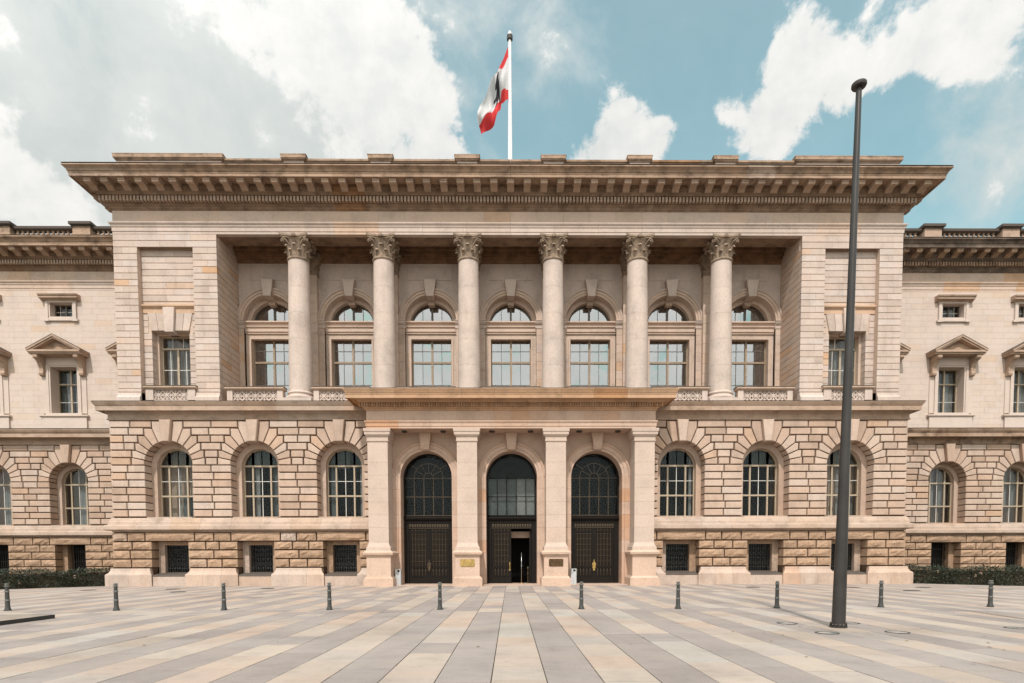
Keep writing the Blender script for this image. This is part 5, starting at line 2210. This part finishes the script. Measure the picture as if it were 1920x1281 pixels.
def lerp_poly(pl, t):
    k = min(len(pl) - 2, int(t * (len(pl) - 1)))
    f = t * (len(pl) - 1) - k
    return (pl[k][0] + (pl[k + 1][0] - pl[k][0]) * f, pl[k][1] + (pl[k + 1][1] - pl[k][1]) * f)


def flag_pt(u, v, lift=0.0):
    a, b = lerp_poly(topc, u), lerp_poly(botc, u)
    x = a[0] + (b[0] - a[0]) * v
    z = a[1] + (b[1] - a[1]) * v
    fold = .27 * sin(u * 9 + v * 5.5) * min(1, u * 4) + .13 * sin(u * 20 - v * 8) * min(1, u * 3)
    return (x - .12 + .05 * sin(v * 9 + u * 6) * u, FY - .15 + fold - lift - .25 * u, z + .08 * sin(v * 11) * u)


nu, nv = 34, 26
m = MB()
for j in range(nv + 1):
    for i in range(nu + 1):
        m.v.append(flag_pt(i / nu, j / nv))
for j in range(nv):
    vm = (j + .5) / nv
    for i in range(nu):
        um = (i + .5) / nu
        t0 = .20 if um < .22 else max(0, .20 - .9 * (um - .22))
        t1 = .80 - .12 * um
        m.cur = 0 if (vm < t0 or vm > t1) else 1
        m.face([j * (nu + 1) + i, (j + 1) * (nu + 1) + i, (j + 1) * (nu + 1) + i + 1, j * (nu + 1) + i + 1], .3, True)
fo = m.build('flag', ['flag_red', 'flag_white'])
tag(fo, 'red and white striped flag with black bear, hanging limp from the roof pole', 'flag')
# the black bear on the white field, folded with the cloth
bear = [(.34, .20), (.40, .17), (.45, .22), (.50, .24), (.52, .30), (.47, .34), (.53, .40), (.60, .38), (.62, .43), (.54, .47), (.55, .55), (.60, .60), (.62, .70), (.57, .76), (.53, .72), (.53, .66),
        (.48, .62), (.45, .68), (.44, .76), (.38, .77), (.40, .66), (.37, .55), (.35, .44), (.36, .34), (.33, .27)]
m = MB()
nb = 22
import itertools


def inside(u, v, poly):
    c = False
    n = len(poly)
    for i in range(n):
        (x1, y1), (x2, y2) = poly[i], poly[i - 1]
        if (y1 > v) != (y2 > v) and u < (x2 - x1) * (v - y1) / (y2 - y1) + x1:
            c = not c
    return c


for i, j in itertools.product(range(64), range(64)):
    u, v = .30 + .36 * (i + .5) / 64, .15 + .65 * (j + .5) / 64
    if inside(u, v, bear):
        b = len(m.v)
        du, dv = .36 / 128, .65 / 128
        for (a, c) in ((-du, -dv), (-du, dv), (du, dv), (du, -dv)):
            m.v.append(flag_pt(u + a, v + c, .03))
        m.face([b, b + 1, b + 2, b + 3], .3)
m.build('bear_emblem', 'flag_black', fo)

# hedges
def hedge(s, lab):
    o = empty('hedge', (s * 27, 0, 0))
    tag(o, lab, 'hedge', 'clipped hedges beside the building')
    rnd = random.Random(3 + s)
    path = [(24.75, .2), (26.0, -1.0), (27.8, -3.2), (30.5, -4.6), (36, -5.0)]
    m = MB()
    bl_ = MB()
    for k in range(len(path) - 1):
        (xa, ya), (xb, yb) = path[k], path[k + 1]
        L = sqrt((xb - xa) ** 2 + (yb - ya) ** 2)
        nx, ny = (ya - yb) / L * -1, (xb - xa) / L
        for i in range(int(L * 1500)):
            t = rnd.random()
            dep = abs(rnd.gauss(0, .22)) if rnd.random() < .75 else rnd.uniform(0, 1.5)
            x, y = xa + (xb - xa) * t + (yb - ya) / L * -dep * -1 * 0, ya + (yb - ya) * t + dep
            hgt = .97 + .07 * sin(x * 2.3) + .06 * sin(x * 5.1 + 1) + .05 * sin(x * 13 + y * 7) + (.12 if rnd.random() < .03 else 0)
            if dep > .35:
                z = hgt + rnd.gauss(0, .05)
            else:
                z = rnd.uniform(.02, hgt) + rnd.gauss(0, .03)
            y -= .10 * sin(x * 3.7) * sin(z * 4)
            gap = 1.3 < L * t + 0 < 2.2 and k == 1
            sz = rnd.uniform(.022, .05)
            a, b2 = rnd.uniform(0, 2 * pi), rnd.uniform(-.9, .9)
            e1 = Vector((cos(a), sin(a) * .6, b2)).normalized() * sz
            e2 = Vector((-sin(a) * .6, cos(a) * .5, rnd.uniform(-1, 1))).normalized() * sz * .7
            p = Vector((s * x - s * 27, y, z))
            b = len(m.v)
            m.v += [tuple(p - e1), tuple(p + e2), tuple(p + e1), tuple(p - e2)]
            m.face([b, b + 1, b + 2, b + 3], min(1, max(0, rnd.gauss(.35, .25))))
        for i in range(int(L * .9)):
            t = rnd.random()
            x, y = xa + (xb - xa) * t, ya + (yb - ya) * t
            z = rnd.uniform(.25, .95)
            for q in range(5):
                p = Vector((s * x - s * 27 + rnd.gauss(0, .04), y - .08 + rnd.gauss(0, .03), z + rnd.gauss(0, .04)))
                b = len(bl_.v)
                sz = .03
                bl_.v += [tuple(p + Vector((-sz, 0, -sz))), tuple(p + Vector((sz, 0, -sz))), tuple(p + Vector((sz, .02, sz))), tuple(p + Vector((-sz, .02, sz)))]
                bl_.face([b, b + 1, b + 2, b + 3], .3)
    m.build('foliage', 'leaf', o)
    bl_.build('blossom', 'blossom', o)
    core = MB()
    for k in range(len(path) - 1):
        (xa, ya), (xb, yb) = path[k], path[k + 1]
        b = len(core.v)
        for (x, y) in ((xa, ya + .22), (xb, yb + .22), (xb, yb + 1.4), (xa, ya + 1.4)):
            core.v += [(s * x - s * 27, y, 0), (s * x - s * 27, y, .84)]
        for q in range(4):
            r_ = (q + 1) % 4
            core.face([b + 2 * q, b + 2 * r_, b + 2 * r_ + 1, b + 2 * q + 1], .3)
        core.face([b + 1, b + 3, b + 5, b + 7], .3)
    core.build('inner_branches', 'twig', o)
    so = MB()
    n = len(path)
    so.v += [(s * x, y - .12, .006) for x, y in path] + [(s * x, 7.3, .006) for x, y in path]
    for i in range(n - 1):
        q = [i, i + 1, n + i + 1, n + i]
        so.face(q if s > 0 else q[::-1], .3)
    tag(so.build('planting_bed', 'earth'), kind='structure')


hedge(-1, 'dark clipped hedge along the set-back wing on the left')
hedge(1, 'dark clipped hedge along the set-back wing on the right')

# scattered dry leaves
lf = MB()
rnd = random.Random(8)
for i in range(150):
    y = rnd.uniform(-27, -1)
    x = rnd.uniform(-1, 1) * (.9 * (y + 35))
    if rnd.random() < .6:
        x = abs(x)
    a = rnd.uniform(0, 6.3)
    sz = rnd.uniform(.018, .045)
    b = len(lf.v)
    for q in range(4):
        aa = a + q * pi / 2
        k = sz * (1 if q % 2 else .55)
        lf.v.append((x + k * cos(aa), y + k * sin(aa), .008 + rnd.uniform(0, .018)))
    lf.face([b, b + 1, b + 2, b + 3], .3)
tag(lf.build('fallen_leaves', 'leaf_litter'), kind='stuff')
